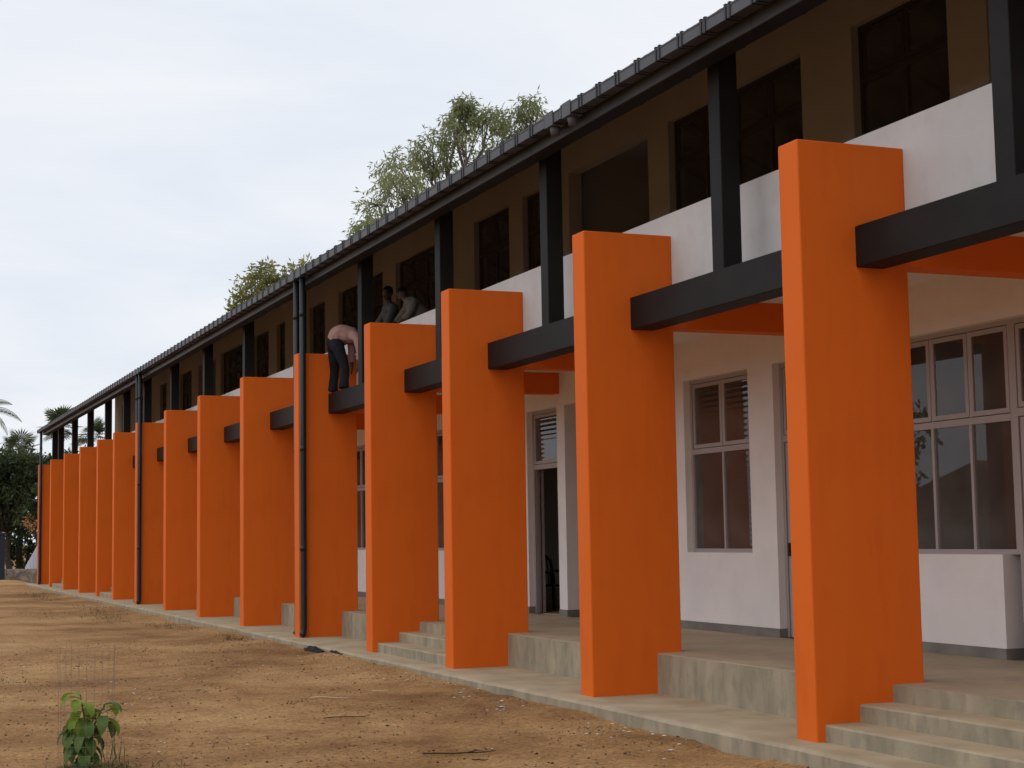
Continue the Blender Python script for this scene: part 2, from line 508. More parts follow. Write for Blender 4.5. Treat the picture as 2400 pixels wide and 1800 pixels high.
def wall(name, y0, y1, z0, z1, holes, mat, x0=XW, x1=XW + 0.22):
    ysr = sorted({y0, y1, *[h[0] for h in holes], *[h[1] for h in holes]})
    zsr = sorted({z0, z1, *[h[2] for h in holes], *[h[3] for h in holes]})
    def solid(i, j):
        if i < 0 or j < 0 or i >= len(ysr) - 1 or j >= len(zsr) - 1: return False
        yc, zc = (ysr[i] + ysr[i + 1]) / 2, (zsr[j] + zsr[j + 1]) / 2
        return not any(h[0] < yc < h[1] and h[2] < zc < h[3] for h in holes)
    mb = MB()
    def quad(*p):
        k = len(mb.v); mb.v += p; mb.f.append((k, k + 1, k + 2, k + 3))
    for i in range(len(ysr) - 1):
        for j in range(len(zsr) - 1):
            if not solid(i, j): continue
            a, b_, c_, d = ysr[i], ysr[i + 1], zsr[j], zsr[j + 1]
            quad((x0, a, c_), (x0, a, d), (x0, b_, d), (x0, b_, c_))
            quad((x1, a, c_), (x1, b_, c_), (x1, b_, d), (x1, a, d))
            if not solid(i - 1, j): quad((x0, a, c_), (x1, a, c_), (x1, a, d), (x0, a, d))
            if not solid(i + 1, j): quad((x0, b_, c_), (x0, b_, d), (x1, b_, d), (x1, b_, c_))
            if not solid(i, j - 1): quad((x0, a, c_), (x0, b_, c_), (x1, b_, c_), (x1, a, c_))
            if not solid(i, j + 1): quad((x0, a, d), (x1, a, d), (x1, b_, d), (x0, b_, d))
    me = mb.mesh(name)
    bm = bmesh.new(); bm.from_mesh(me)
    bmesh.ops.remove_doubles(bm, verts=bm.verts, dist=1e-5)
    bmesh.ops.recalc_face_normals(bm, faces=bm.faces)
    bm.to_mesh(me); bm.free()
    return link(name, me, mat, B)

hG = [(a, c_, PLZ - 0.05, HEAD) for a, c_ in doorsG + passG] + [(a, c_, SILL, HEAD) for a, c_, k in winsG]
wall("ground_floor_wall", Y0B, 70.0, PLZ - 0.05, 4.302, hG, M['wallwhite'])
hU = [(a, c_, 4.40, HU) for a, c_ in doorsU + passU] + [(a, c_, SU, HU) for a, c_, k in winsU]
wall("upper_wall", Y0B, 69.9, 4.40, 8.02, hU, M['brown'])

# cement skirting along the ground floor wall
gaps = sorted(doorsG + passG)
y = Y0B
for a, c_ in gaps + [(70.0, 70.0)]:
    MB().box(XW - 0.012, XW + 0.02, y, a + (0.006 if a < 70 else 0), PLZ - 0.01, PLZ + 0.105).build("skirting", M['skirt'], B)
    if a < 70 and (a, c_) not in [(11.5, 12.7)] or a == 11.5:
        MB().box(XW + 0.0205, XW + 0.2, c_ - 0.010, c_ + 0.004, PLZ - 0.01, PLZ + 0.105).build("skirting", M['skirt'], B)
    y = c_ - 0.006

# room shells: back wall, cross walls, ceiling, end wall
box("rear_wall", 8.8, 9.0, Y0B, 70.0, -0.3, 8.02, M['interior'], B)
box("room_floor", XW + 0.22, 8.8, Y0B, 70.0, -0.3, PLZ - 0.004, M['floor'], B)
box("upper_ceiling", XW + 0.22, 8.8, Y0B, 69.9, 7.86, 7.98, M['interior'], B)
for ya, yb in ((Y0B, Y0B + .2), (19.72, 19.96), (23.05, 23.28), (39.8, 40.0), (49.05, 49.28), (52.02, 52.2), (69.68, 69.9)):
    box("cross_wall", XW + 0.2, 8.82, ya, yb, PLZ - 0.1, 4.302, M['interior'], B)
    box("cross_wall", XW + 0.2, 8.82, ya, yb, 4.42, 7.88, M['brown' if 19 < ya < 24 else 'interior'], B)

# windows
pane_cache = {}
def pane(parent, x, y0, y1, z0, z1):
    gk = 'reeded' if 15.5 < y0 < 24.6 and z0 < 4 else 'glass'
    key = (round(y1 - y0, 3), round(z1 - z0, 3), gk)
    if key not in pane_cache:
        me = MB().box(-0.003, 0.003, 0, key[0], 0, key[1]).mesh("pane")
        me.materials.append(M[gk]); pane_cache[key] = me
    return link("pane", pane_cache[key], None, parent, (x, y0, z0))
sash_cache = {}
def sash(parent, x, y0, y1, z0, z1, w_=0.05):
    fm = 'darkframe' if z0 > 4.5 else 'alu'
    key = (round(y1 - y0, 3), round(z1 - z0, 3), w_, fm)
    if key not in sash_cache:
        a, h = key[0], key[1]
        mb = MB().box(0, 0.03, 0, w_, 0, h).box(0, 0.03, a - w_, a, 0, h).box(0, 0.03, w_, a - w_, 0, w_).box(0, 0.03, w_, a - w_, h - w_, h)
        me = mb.mesh("sash"); me.materials.append(M[fm]); sash_cache[key] = me
    return link("sash", sash_cache[key], None, parent, (x, y0, z0))

def window(y0, y1, z0, z1, ncol, rail, x=XW + 0.10):
    fw = 0.05
    mb = MB()
    mb.box(x, x + 0.06, y0, y0 + fw, z0, z1).box(x, x + 0.06, y1 - fw, y1, z0, z1)
    mb.box(x, x + 0.06, y0 + fw, y1 - fw, z0, z0 + fw).box(x, x + 0.06, y0 + fw, y1 - fw, z1 - fw, z1)
    mb.box(x - 0.002, x + 0.06, y0 + fw, y1 - fw, rail - 0.035, rail + 0.035)
    cw = (y1 - y0 - 2 * fw) / ncol
    for i in range(1, ncol):
        yc = y0 + fw + cw * i
        mb.box(x + 0.002, x + 0.058, yc - 0.02, yc + 0.02, z0 + fw, rail - 0.035)
        mb.box(x + 0.010, x + 0.05, yc - 0.010, yc + 0.010, rail + 0.035, z1 - fw)
    w_ = mb.build("window", M['darkframe' if z0 > 4.5 else 'alu'], B)
    for i in range(ncol):
        a = y0 + fw + cw * i
        pane(w_, x + 0.03, a + 0.004, a + cw - 0.004, z0 + fw, rail - 0.03)
        sash(w_, x + 0.006, a + 0.014, a + cw - 0.014, rail + 0.045, z1 - fw - 0.008)
        pane(w_, x + 0.022, a + 0.05, a + cw - 0.05, rail + 0.08, z1 - fw - 0.045)
    return w_

for a, c_, k in winsG:
    window(a + (0.0 if a != 12.7 else -0.14), c_, SILL, HEAD, k, 2.80)
for a, c_, k in winsU:
    window(a, c_, SU, HU, k, 6.80)

def door(y0, y1, z0, z1, rail, leaf, x=XW + 0.10):
    fw = 0.055
    mb = MB().box(x, x + 0.07, y0, y0 + fw, z0, z1).box(x, x + 0.07, y1 - fw, y1, z0, z1)
    mb.box(x, x + 0.07, y0 + fw, y1 - fw, z1 - fw, z1).box(x, x + 0.07, y0 + fw, y1 - fw, rail - 0.04, rail + 0.04)
    d_ = mb.build("door", M['darkframe' if z0 > 4 else 'alu'], B)
    sash(d_, x + 0.006, y0 + fw + 0.008, y1 - fw - 0.008, rail + 0.048, z1 - fw - 0.008)
    pane(d_, x + 0.022, y0 + fw + 0.05, y1 - fw - 0.05, rail + 0.09, z1 - fw - 0.05)
    lw, lh = y1 - y0 - 2 * fw - 0.02, rail - 0.04 - z0 - 0.01
    mb = MB()
    if leaf == 'closed':
        a = y0 + fw + 0.01
        s_ = 0.085
        mb.box(x + .015, x + .055, a, a + s_, z0 + .005, z0 + lh).box(x + .015, x + .055, a + lw - s_, a + lw, z0 + .005, z0 + lh)
        mb.box(x + .015, x + .055, a + s_, a + lw - s_, z0 + .005, z0 + 0.16).box(x + .015, x + .055, a + s_, a + lw - s_, z0 + lh - s_, z0 + lh)
        mb.box(x + .015, x + .055, a + s_, a + lw - s_, z0 + 0.9, z0 + 1.0)
        lf = mb.build("door_leaf", M['darkframe' if z0 > 4 else 'alu'], d_)
        pane(d_, x + .03, a + s_, a + lw - s_, z0 + .16, z0 + .9)
        pane(d_, x + .03, a + s_, a + lw - s_, z0 + 1.0, z0 + lh - s_)
        MB().box(x - .03, x + .015, a + lw - .07, a + lw - .045, z0 + .98, z0 + 1.14).build("door_handle", M['handle'], d_)
    else:                                    # swung right back against the inner wall
        xb = XW + 0.245
        mb.box(xb, xb + .04, y1 - .02, y1 - .02 + lw, z0 + .005, z0 + lh)
        mb.build("door_leaf", M['alu'], d_)
        MB().box(xb + .04, xb + .085, y1 + lw - .12, y1 + lw - .09, z0 + .98, z0 + 1.12).build("door_handle", M['handle'], d_)
    return d_
for a, c_ in doorsG:
    door(a, c_ - (0.14 if a == 11.5 else 0), PLZ, HEAD, 2.84, 'open' if a == 23.34 else 'closed')
for a, c_ in doorsU:
    door(a, c_, 4.43, HU, 6.80, 'closed')

# ring beam, roof, gutter
RBZ0 = 6.485
MB().box(0.214, 0.43, Y0B, 70.1, 6.276, 6.52).build("eaves_beam", M['underside'], B)
for a, c_ in ((Y0B, 12.2), (12.206, 17.3), (17.306, 23.4), (23.406, 29.6), (29.606, 35.7), (35.706, 41.8), (41.806, 47.9), (47.906, 54.0), (54.006, 60.1), (60.106, 66.2), (66.206, 70.1)):
    fb = MB()
    nb_ = max(2, int((c_ - a) / 0.4))
    for k in range(nb_ + 1):               # boards that bow a little between their fixings
        y = a + (c_ - a) * k / nb_
        w_ = 0.008 * fbm(y * 0.8, 4.4)
        fb.v += [(0.198 + w_, y, 6.270), (0.196 + w_ * .4, y, 6.50), (0.214, y, 6.50), (0.214, y, 6.270)]
        if k:
            q = (k - 1) * 4
            for j in range(4): fb.f.append((q + j, q + (j + 1) % 4, q + 4 + (j + 1) % 4, q + 4 + j))
    fb.f += [(0, 1, 2, 3), tuple(len(fb.v) - 1 - j for j in range(4))]
    fb.build("fascia_board", M['fascia'], B)  # face strip coloured lighter than the beam behind, as if lit
SL = 0.46
def roof_z(x): return 6.53 + SL * (x - 0.10)
mb = MB()
xs_r = [0.06, 5.2]
rb, nr = 0.30, int((70.6 - Y0B) / 0.30)
for side in (0, 1):
    prof = []
    for i in range(nr):
        y = Y0B + i * rb
        prof += [(y, 0), (y + 0.19, 0), (y + 0.21, 0.03), (y + 0.27, 0.03), (y + 0.29, 0)]
    k0 = len(mb.v)
    for (yy, dz) in prof:
        for x in ((0.06, 4.9) if side == 0 else (4.9, 9.7)):
            zb = roof_z(x) if x <= 4.9 else roof_z(4.9) - SL * (x - 4.9)
            mb.v.append((x, yy, zb + dz))
    for i in range(len(prof) - 1):
        a = k0 + 2 * i
        mb.f.append((a, a + 1, a + 3, a + 2))
rf = mb.build("roof", M['roof'], B)
rme = rf.data
sol = rf.modifiers.new("solid", 'SOLIDIFY'); sol.thickness = 0.012; sol.offset = -1
# rafters
raf_me = MB()
for s_ in (0,):
    x0_, x1_ = 0.10, 4.9
    z0_, z1_ = roof_z(x0_) - 0.014, roof_z(x1_) - 0.014
    raf_me.v += [(x0_, 0, z0_ - .03), (x1_, 0, z1_ - .05), (x1_, 0, z1_), (x0_, 0, z0_), (x0_, .06, z0_ - .03), (x1_, .06, z1_ - .05), (x1_, .06, z1_), (x0_, .06, z0_)]
    raf_me.f += [(0, 1, 2, 3), (7, 6, 5, 4), (0, 4, 5, 1), (3, 2, 6, 7), (0, 3, 7, 4), (1, 5, 6, 2)]
rme2 = raf_me.mesh("rafter"); rme2.materials.append(M['strap'])
yy = Y0B + 0.5
while yy < 70:
    link("rafter", rme2, None, B, (0, yy, 0)); yy += 1.42

# box gutter in runs, straps, outlets
GX0, GX1, GZ0, GZ1 = 0.0, 0.135, 6.375, 6.492
runs = [(Y0B, 16.05 - 0.0), (16.06, 27.62), (27.63, 44.85), (44.86, 70.45)]
def gutter_mesh(a, c_):
    t_ = 0.006
    return (MB().box(GX0, GX0 + t_, a, c_, GZ0, GZ1).box(GX1 - t_, GX1, a, c_, GZ0, GZ1 + .03).box(GX0 + t_, GX1 - t_, a, c_, GZ0, GZ0 + t_)
            .box(GX0 + t_, GX1 - t_, a, a + t_, GZ0 + t_, GZ1 - .004).box(GX0 + t_, GX1 - t_, c_ - t_, c_, GZ0 + t_, GZ1 - .004)
            .box(GX0 - 0.006, GX0, a, c_, GZ1 - 0.012, GZ1 + 0.003))
for a, c_ in runs:
    gt = gutter_mesh(a, c_).build("gutter", M['gutter'], B)
    MB().box(GX0 - 0.004, GX1 + 0.002, a + .001, c_ - .001, GZ0 - 0.0042, GZ0 - 0.0004).build("gutter_shade_strip", M['strap'], gt)  # dark strip added along the gutter's underside to paint in its shade
st = MB()
for q in (-0.050, 0.024):
    st.box(GX0 - 0.010, GX0 - 0.0005, q, q + 0.028, GZ0 - 0.006, GZ1 + 0.012).box(GX0 - 0.010, GX1, q, q + 0.028, GZ0 - 0.012, GZ0 - 0.0045)
    st.box(GX0 - 0.012, GX0 + 0.03, q - 0.003, q + 0.031, GZ1 + 0.004, GZ1 + 0.022)
st_me = st.mesh("gutter_strap"); st_me.materials.append(M['strap'])
y = 12.28 - 0.4555 * 40
while y < 70.3:
    if y > Y0B + .1: link("gutter_strap", st_me, None, B, (0, y, 0))
    y += 0.4555

# outlets: a collar round the gutter with a stub, and downpipes
def collar(y):
    mb = MB().box(GX0 - 0.014, GX0 - 0.002, y - .11, y + .11, GZ0 - 0.01, GZ1 + 0.026).box(GX0 - .014, GX1 + .004, y - .11, y + .11, GZ0 - .022, GZ0 - 0.011)
    return mb.build("outlet_collar", M['gutter'], B)
for y in (15.82, 16.30):
    cl = collar(y)
    MB().tube([(0.068, y, GZ0 - 0.02), (0.068, y, GZ0 - 0.06), (0.068, y, GZ0 - 0.115)], [0.062, 0.056, 0.050], 14).build("outlet_stub", M['gutter'], cl, True)

def downpipe(yc, x=0.066):
    mb = MB().tube([(x, yc, GZ0 - 0.005), (x, yc, 3.1), (x + 0.004, yc, 0.16), (x - 0.01, yc, 0.07), (x - 0.05, yc, 0.035)], 0.054, 16)
    p_ = mb.build("downpipe", M['pipe'], B, True)
    for zc in (1.55, 3.3, 5.7):
        MB().tube([(x, yc, zc - .05), (x, yc, zc + .05)], 0.0575, 16).build("pipe_collar", M['pipe'], p_, True)
    return p_
for k in (4, 8, 14):
    yk = YF[k + 2]
    downpipe(yk - 0.062)
    if k != 14: downpipe(yk + T + 0.062)
    if k != 14:
        collar(yk - 0.062); collar(yk + T + 0.062)

# ------------------------------------------------------------------ vegetation helpers
def leaf_mesh(name, P, D, L, Wd, S=None):
    """One flat pointed leaf per row: base P, direction D, length L, width Wd."""
    N = len(P)
    D = D / np.linalg.norm(D, axis=1)[:, None]
    if S is None: S = rng.normal(size=(N, 3))
    S = S - D * np.sum(S * D, axis=1)[:, None]
    S /= np.linalg.norm(S, axis=1)[:, None] + 1e-9
    L = np.broadcast_to(L, (N,))[:, None]; Wd = np.broadcast_to(Wd, (N,))[:, None]
    v = np.empty((N, 4, 3))
    v[:, 0] = P
    v[:, 1] = P + D * L * 0.45 + S * Wd * 0.5
    v[:, 2] = P + D * L
    v[:, 3] = P + D * L * 0.45 - S * Wd * 0.5
    me = bpy.data.meshes.new(name)
    me.vertices.add(4 * N); me.vertices.foreach_set("co", v.ravel())
    me.loops.add(4 * N); me.loops.foreach_set("vertex_index", np.arange(4 * N, dtype=np.int32))
    me.polygons.add(N); me.polygons.foreach_set("loop_start", np.arange(0, 4 * N, 4, dtype=np.int32))
    me.update(); me.validate()
    return me

def bez(a, b_, n_=5, sag=0.0, wob=0.0):
    a, b_ = Vector(a), Vector(b_)
    out = []
    for i in range(n_ + 1):
        t_ = i / n_
        p = a.lerp(b_, t_)
        p.z += sag * math.sin(math.pi * t_)
        if 0 < i < n_: p += Vector((random.uniform(-wob, wob), random.uniform(-wob, wob), random.uniform(-wob, wob) * .5))
        out.append(p)
    return out

def tree(name, label, base, fork, lobes, leaf, leafmat, barkmat, per_lobe, trunk_r=0.2, droop=0.5, group=None, cat="tree", twig_n=7, sprig=7):
    t_ = empty(name, base)
    tag(t_, label, cat, group)
    b0 = Vector(base)
    fk = Vector(fork) - b0
    mb = MB()
    mb.tube(bez((0, 0, -0.2), fk, 5, 0, trunk_r * 0.6), [trunk_r * (1 - 0.09 * i) for i in range(6)], 9)
    P, D = [], []
    for (x, y, z, r) in lobes:
        c_ = Vector((x, y, z)) - b0
        pts = bez(fk, c_, 5, 0.05 * (c_ - fk).length, 0.06 * (c_ - fk).length)
        mb.tube(pts, [trunk_r * (0.5 - 0.085 * i) for i in range(6)], 6)
        for q in range(twig_n):
            d = Vector((random.gauss(0, 1), random.gauss(0, 1), random.gauss(0.25, .8))).normalized() * r * random.uniform(.6, 1)
            st_ = pts[random.choice((3, 4, 5))]
            mb.tube(bez(st_, c_ + d, 3, 0, 0.08 * r), [trunk_r * .10, trunk_r * .075, trunk_r * .05, trunk_r * .03], 4, False)
        ns = max(1, per_lobe // sprig)
        u = rng.normal(size=(ns, 3)); u /= np.linalg.norm(u, axis=1)[:, None]
        rad = r * rng.uniform(0.25, 1.0, ns) ** 0.55
        sp = np.array(c_)[None] + u * rad[:, None] * np.array([1, 1, .85])
        tw = u * 0.6 + np.array([0, 0, -droop]) + rng.normal(size=(ns, 3)) * .45
        tw /= np.linalg.norm(tw, axis=1)[:, None]
        for k in range(sprig):
            f_ = k / sprig
            P.append(sp + tw * (f_ * leaf[0] * 1.7))
            D.append(tw * .55 + rng.normal(size=(ns, 3)) * .6 + np.array([0, 0, -droop * .6]))
    P = np.concatenate(P); D = np.concatenate(D)
    link("trunk", mb.mesh("trunk", True), barkmat, t_)
    L = leaf[0] * rng.uniform(.65, 1.25, len(P)); Wd = leaf[1] * rng.uniform(.7, 1.25, len(P))
    link("crown", leaf_mesh("crown", P, D, L, Wd), leafmat, t_)
    return t_

M['bark'] = mat_noise("grey_bark", (0.10, 0.085, 0.07), (0.19, 0.165, 0.14), 5, 6, 0.9, 0.1, 0.4, 20, 0.02)
M['bark_dark'] = mat_noise("dark_bark", (0.045, 0.035, 0.028), (0.09, 0.07, 0.055), 5, 6, 0.9, 0.1, 0.4, 20, 0.02)
M['leaf_pale'] = mat_leaf("leaf_pale_green", (0.20, 0.235, 0.105), (0.34, 0.365, 0.175), 0.5)
M['leaf_olive'] = mat_leaf("leaf_olive", (0.20, 0.215, 0.065), (0.34, 0.33, 0.11), 0.5)
M['leaf_dark'] = mat_leaf("leaf_dark_green", (0.032, 0.050, 0.020), (0.078, 0.105, 0.038), 0.35, 0.5)
M['leaf_mid'] = mat_leaf("leaf_mid_green", (0.045, 0.07, 0.022), (0.085, 0.115, 0.04), 0.35, 0.5)
M['leaf_bright'] = mat_leaf("leaf_bright_green", (0.10, 0.17, 0.025), (0.16, 0.24, 0.04), 0.35, 1.0)
M['palm'] = mat_leaf("palm_leaf", (0.07, 0.095, 0.04), (0.12, 0.145, 0.06), 0.3, 1.0)
M['flower'] = mat_leaf("orange_blossom", (0.40, 0.16, 0.05), (0.55, 0.30, 0.12), 0.3, 3.0)

def jl(l0, n_, spread, r0, r1):
    """extra small lobes scattered round a list of lobes"""
    out = list(l0)
    for _ in range(n_):
        x, y, z, r = random.choice(l0)
        out.append((x + random.uniform(-spread, spread), y + random.uniform(-spread, spread) * 1.3, z + random.uniform(-spread, .4 * spread), random.uniform(r0, r1)))
    return out

# the tall feathery tree that rises behind the roof
lob = [(9.1, 52, 12.4, .65), (9.55, 52.5, 13.3, .75), (10.0, 51.5, 14.0, .8), (10.5, 53, 14.8, .9), (11.2, 52, 15.2, .8), (10.6, 51, 13.2, .9),
       (11.7, 52.6, 15.2, .7), (12.2, 51.8, 16.0, .75), (12.7, 52.5, 16.7, .55), (12.75, 52.2, 17.1, .35), (13.4, 51.5, 16.5, .5), (13.5, 52.8, 15.0, .85), (14.1, 52, 15.4, .75),
       (14.6, 52.4, 16.6, .6), (15.0, 51.6, 17.1, .45), (15.5, 52.2, 16.3, .6), (15.9, 53, 15.4, .8), (11.6, 53, 13.4, .9), (12.8, 51, 13.9, .9), (8.8, 51.8, 11.5, .6),
       (14.6, 52.5, 14.0, 1.0), (10, 53, 11.8, 1.0), (12.2, 52, 12.2, 1.1), (16.2, 51.6, 14.0, .9)]
tree("feathery_tree", "tall feathery pale green tree rising behind the roof, right of the smaller crown", (12.2, 52.5, -0.3), (12.1, 52.4, 9.5), lob, (0.24, 0.055),
     M['leaf_pale'], M['bark'], 640, 0.26, 0.75, "trees behind the roof", twig_n=9)
lob = [(9.9, 75, 12.7, .5), (10.1, 75.4, 13.3, .6), (10.2, 74.8, 13.9, .6), (10.75, 75.2, 14.35, .6), (11.1, 75, 14.6, .45), (10.6, 75.5, 13.2, .8), (11.3, 75, 13.6, .6), (9.6, 75, 12.3, .4),
       (11.9, 74.8, 14.0, .5), (12.5, 75.3, 14.5, .55), (13.0, 75, 14.7, .55), (12.8, 75, 13.6, .8), (11.6, 75, 12.4, .9), (10.0, 75, 11.6, .9), (9.7, 74.7, 11.9, .45)]
tree("leafy_tree", "olive green tree showing its rounded top over the roof near the middle downpipes", (11.2, 75, -0.3), (11.1, 75.1, 9.5), lob, (0.25, 0.085),
     M['leaf_olive'], M['bark'], 400, 0.2, 0.35, "trees behind the roof", twig_n=8)

# dense dark trees past the far end of the block
def blob_lobes(cx, cy, z0, z1, rx, n_, rmin, rmax):
    out = []
    for _ in range(n_):
        a = random.uniform(0, 2 * math.pi); q = math.sqrt(random.random())
        zc = random.uniform(z0, z1)
        k = math.sqrt(max(.15, 1 - ((zc - (z0 + z1) / 2) / ((z1 - z0) / 2 + .3)) ** 2))
        out.append((cx + rx * q * k * math.cos(a), cy + rx * .8 * q * k * math.sin(a), zc, random.uniform(rmin, rmax)))
    return out
tree("dark_tree", "dense dark green tree beyond the low wall at the far left", (0.9, 93, -0.2), (0.8, 93, 2.4), blob_lobes(0.6, 93, 2.7, 6.6, 3.0, 26, .7, 1.15),
     (0.24, 0.12), M['leaf_dark'], M['bark_dark'], 560, 0.20, 0.3, "trees beyond the far end")
tree("dark_tree", "slimmer dark tree with leaning trunk hard against the last orange fin", (2.6, 90, -0.2), (2.2, 90, 2.5), blob_lobes(3.2, 91, 2.6, 6.0, 2.4, 20, .6, 1.05),
     (0.24, 0.12), M['leaf_dark'], M['bark_dark'], 520, 0.17, 0.3, "trees beyond the far end")
tree("bushy_tree", "mid green bushy tree seen between the last black columns", (6.6, 98, -0.2), (6.6, 98, 2.8), blob_lobes(6.4, 98, 3.0, 6.6, 2.6, 18, .5, .9),
     (0.24, 0.12), M['leaf_mid'], M['bark_dark'], 360, 0.17, 0.3, "trees beyond the far end")
tree("bushy_tree", "mid green bushy tree at the left edge behind the dark post", (-2.6, 99, -0.2), (-2.6, 99, 2.2), blob_lobes(-2.0, 100, 2.4, 6.6, 3.0, 22, .7, 1.1),
     (0.26, 0.13), M['leaf_mid'], M['bark_dark'], 460, 0.2, 0.3, "trees beyond the far end")
tree("blossom_tree", "small tree with orange blossom under the dark trees by the last fin", (1.9, 88.5, -0.2), (1.9, 88.4, 1.9), blob_lobes(1.95, 88.5, 2.3, 3.6, .75, 7, .25, .42),
     (0.10, 0.06), M['flower'], M['bark_dark'], 45, 0.08, 0.2, cat="tree", sprig=3)
for i, (x, y, z0, z1, rx, lab) in enumerate(((-1.2, 104, .6, 2.2, 2.2, "low dark bush behind the far low wall, left of the trunks"),
                                             (3.4, 104, .6, 2.4, 2.0, "low dark bush behind the leaning trunk"),
                                             (9.5, 108, .8, 4.6, 4.5, "wide dark thicket filling the gaps under the far palms"))):
    tree("bush", lab, (x, y, -0.2), (x, y, z0), blob_lobes(x, y, z0, z1, rx, 14, .6, 1.0), (0.28, 0.14), M['leaf_dark'], M['bark_dark'], 260, 0.1, 0.3,
         "bushes beyond the far end", "bush", 4)

# fan palms
def fan_palm(label, top, r, trunk_h):
    t_ = empty("fan_palm", (top[0], top[1], -0.2))
    tag(t_, label, "palm", "fan palms beyond the far end")
    zt = top[2] + 0.2
    MB().tube(bez((0, 0, 0), (0, 0, zt), 6, 0, 0.05), [.24, .2, .18, .17, .17, .18, .2], 10).build("trunk", M['bark'], t_, True)
    for k in range(22):
        az = random.uniform(0, 2 * math.pi); el = random.uniform(-.75, 1.35)
        d = Vector((math.cos(az) * math.cos(el), math.sin(az) * math.cos(el), math.sin(el)))
        pet = r * random.uniform(.45, .6)
        o0 = Vector((0, 0, zt)); o1 = o0 + d * pet
        mb = MB(); mb.tube([o0, o0.lerp(o1, .5) + Vector((0, 0, .02)), o1], .018, 4, False)
        s_ = d.cross(Vector((0, 0, 1)))
        s_ = s_.normalized() if s_.length > .05 else Vector((1, 0, 0))
        nrm = s_.cross(d)
        for q in range(17):
            a = R(-120 + 240 * q / 16)
            bd = (d * math.cos(a) + s_ * math.sin(a)).normalized()
            tip = o1 + bd * r * random.uniform(.5, .62) + Vector((0, 0, -.08 * r))
            sd_ = bd.cross(nrm).normalized() * .035 * r
            k0 = len(mb.v)
            md = o1.lerp(tip, .6)
            mb.v += [tuple(o1), tuple(md + sd_), tuple(tip), tuple(md - sd_)]
            mb.f.append((k0, k0 + 1, k0 + 2, k0 + 3))
        mb.build("frond", M['palm'], t_)
fan_palm("fan palm poking above the roof line at its far end", (5.0, 105, 9.1), 1.5, 9)
fan_palm("fan palm with slender trunk seen between two far black columns", (7.0, 106, 8.7), 1.35, 9)
fan_palm("fan palm left of the roof end, above the dark trees", (2.6, 105, 7.6), 1.5, 7)

# coconut palm cut by the left edge of the frame
cp = empty("coconut_palm", (-0.35, 100, -0.2))
tag(cp, "coconut palm whose arching frond enters at the left edge above the trees", "palm")
MB().tube(bez((0, 0, 0), (0.15, 0, 9.9), 6, 0, .12), [.22, .17, .15, .14, .14, .14, .15], 9).build("trunk", M['bark'], cp, True)
for k in range(15):
    az = [0.05, 0.55, -0.5][k] if k < 3 else random.uniform(0.8, 5.4)
    el = [0.42, .9, -.05][k] if k < 3 else random.uniform(-.5, 1.0)
    Lf = random.uniform(2.5, 3.0)
    p = Vector((0.15, 0, 9.9)); pts = [p.copy()]
    hd = Vector((math.cos(az), math.sin(az), 0)); e_ = el
    for q in range(10):
        p = p + (hd * math.cos(e_) + Vector((0, 0, math.sin(e_)))) * Lf / 10
        e_ -= 0.155; pts.append(p.copy())
    mb = MB(); mb.tube(pts, [.03 - .0025 * i for i in range(11)], 5, False)
    for i in range(1, 11):
        tg = (pts[i] - pts[i - 1]).normalized()
        sd_ = tg.cross(Vector((0, 0, 1))).normalized()
        for s2 in (-1, 1):
            for h in (0, .33, .66):
                o0 = pts[i - 1].lerp(pts[i], h)
                ln = .62 * math.sin(math.pi * min(1, (i + h) / 11.5 + .08)) + .12
                tip = o0 + (sd_ * s2 * .62 + tg * .5 + Vector((0, 0, -.55))) * ln
                wv = tg * .03
                k0 = len(mb.v); md = o0.lerp(tip, .5)
                mb.v += [tuple(o0), tuple(md + wv), tuple(tip), tuple(md - wv)]; mb.f.append((k0, k0 + 1, k0 + 2, k0 + 3))
    mb.build("frond", M['palm'], cp)

# old house with a mossy roof behind the dark trees
M['moss_roof'] = mat_noise("mossy_roof", (0.085, 0.095, 0.045), (0.15, 0.145, 0.085), 1.5, 6, 0.95, 0.1, 0.5, 12, 0.05)
M['tile'] = mat_noise("clay_tile", (0.22, 0.10, 0.055), (0.33, 0.17, 0.10), 3, 6, 0.9, 0.1, 0.5, 10, 0.05)
M['limewash'] = mat_noise("limewash", (0.50, 0.47, 0.42), (0.62, 0.59, 0.54), 2, 6, 0.9, 0.1)
def house(label, cx, cy, wx, wy, ze, zr, roofm, base=-0.2):
    h_ = empty("house", (cx, cy, base)); tag(h_, label, "house")
    MB().box(-wx / 2, wx / 2, -wy / 2, wy / 2, 0, ze - base).build("wall", M['limewash'], h_)
    mb = MB(); o_ = .5
    for t0 in (0.0, -.12):
        mb.v += [(-wx / 2 - o_, -wy / 2 - o_, ze - base - .2 + t0), (wx / 2 + o_, -wy / 2 - o_, ze - base - .2 + t0), (wx / 2 + o_, wy / 2 + o_, ze - base - .2 + t0), (-wx / 2 - o_, wy / 2 + o_, ze - base - .2 + t0),
                 (-wx / 2 + .9, 0, zr - base + t0), (wx / 2 - .9, 0, zr - base + t0)]
    mb.f += [(0, 1, 5, 4), (1, 2, 5), (2, 3, 4, 5), (3, 0, 4), (6, 10, 11, 7), (7, 11, 8), (8, 11, 10, 9), (9, 10, 6), (0, 6, 7, 1), (1, 7, 8, 2), (2, 8, 9, 3), (3, 9, 6, 0)]
    mb.build("roof", roofm, h_)
    for sx in (-wx / 4, wx / 4):
        MB().box(sx - .5, sx + .5, -wy / 2 - .03, -wy / 2 + .02, 1.0, 2.2).build("window", M['timber'], h_)
    MB().box(-.5, .5, -wy / 2 - .03, -wy / 2 + .02, 0, 2.1).build("door", M['timber'], h_)
    return h_
house("old house with mossy olive hipped roof behind the dark trees at far left", -1.6, 125, 9.5, 8, 6.2, 9.6, M['moss_roof'])

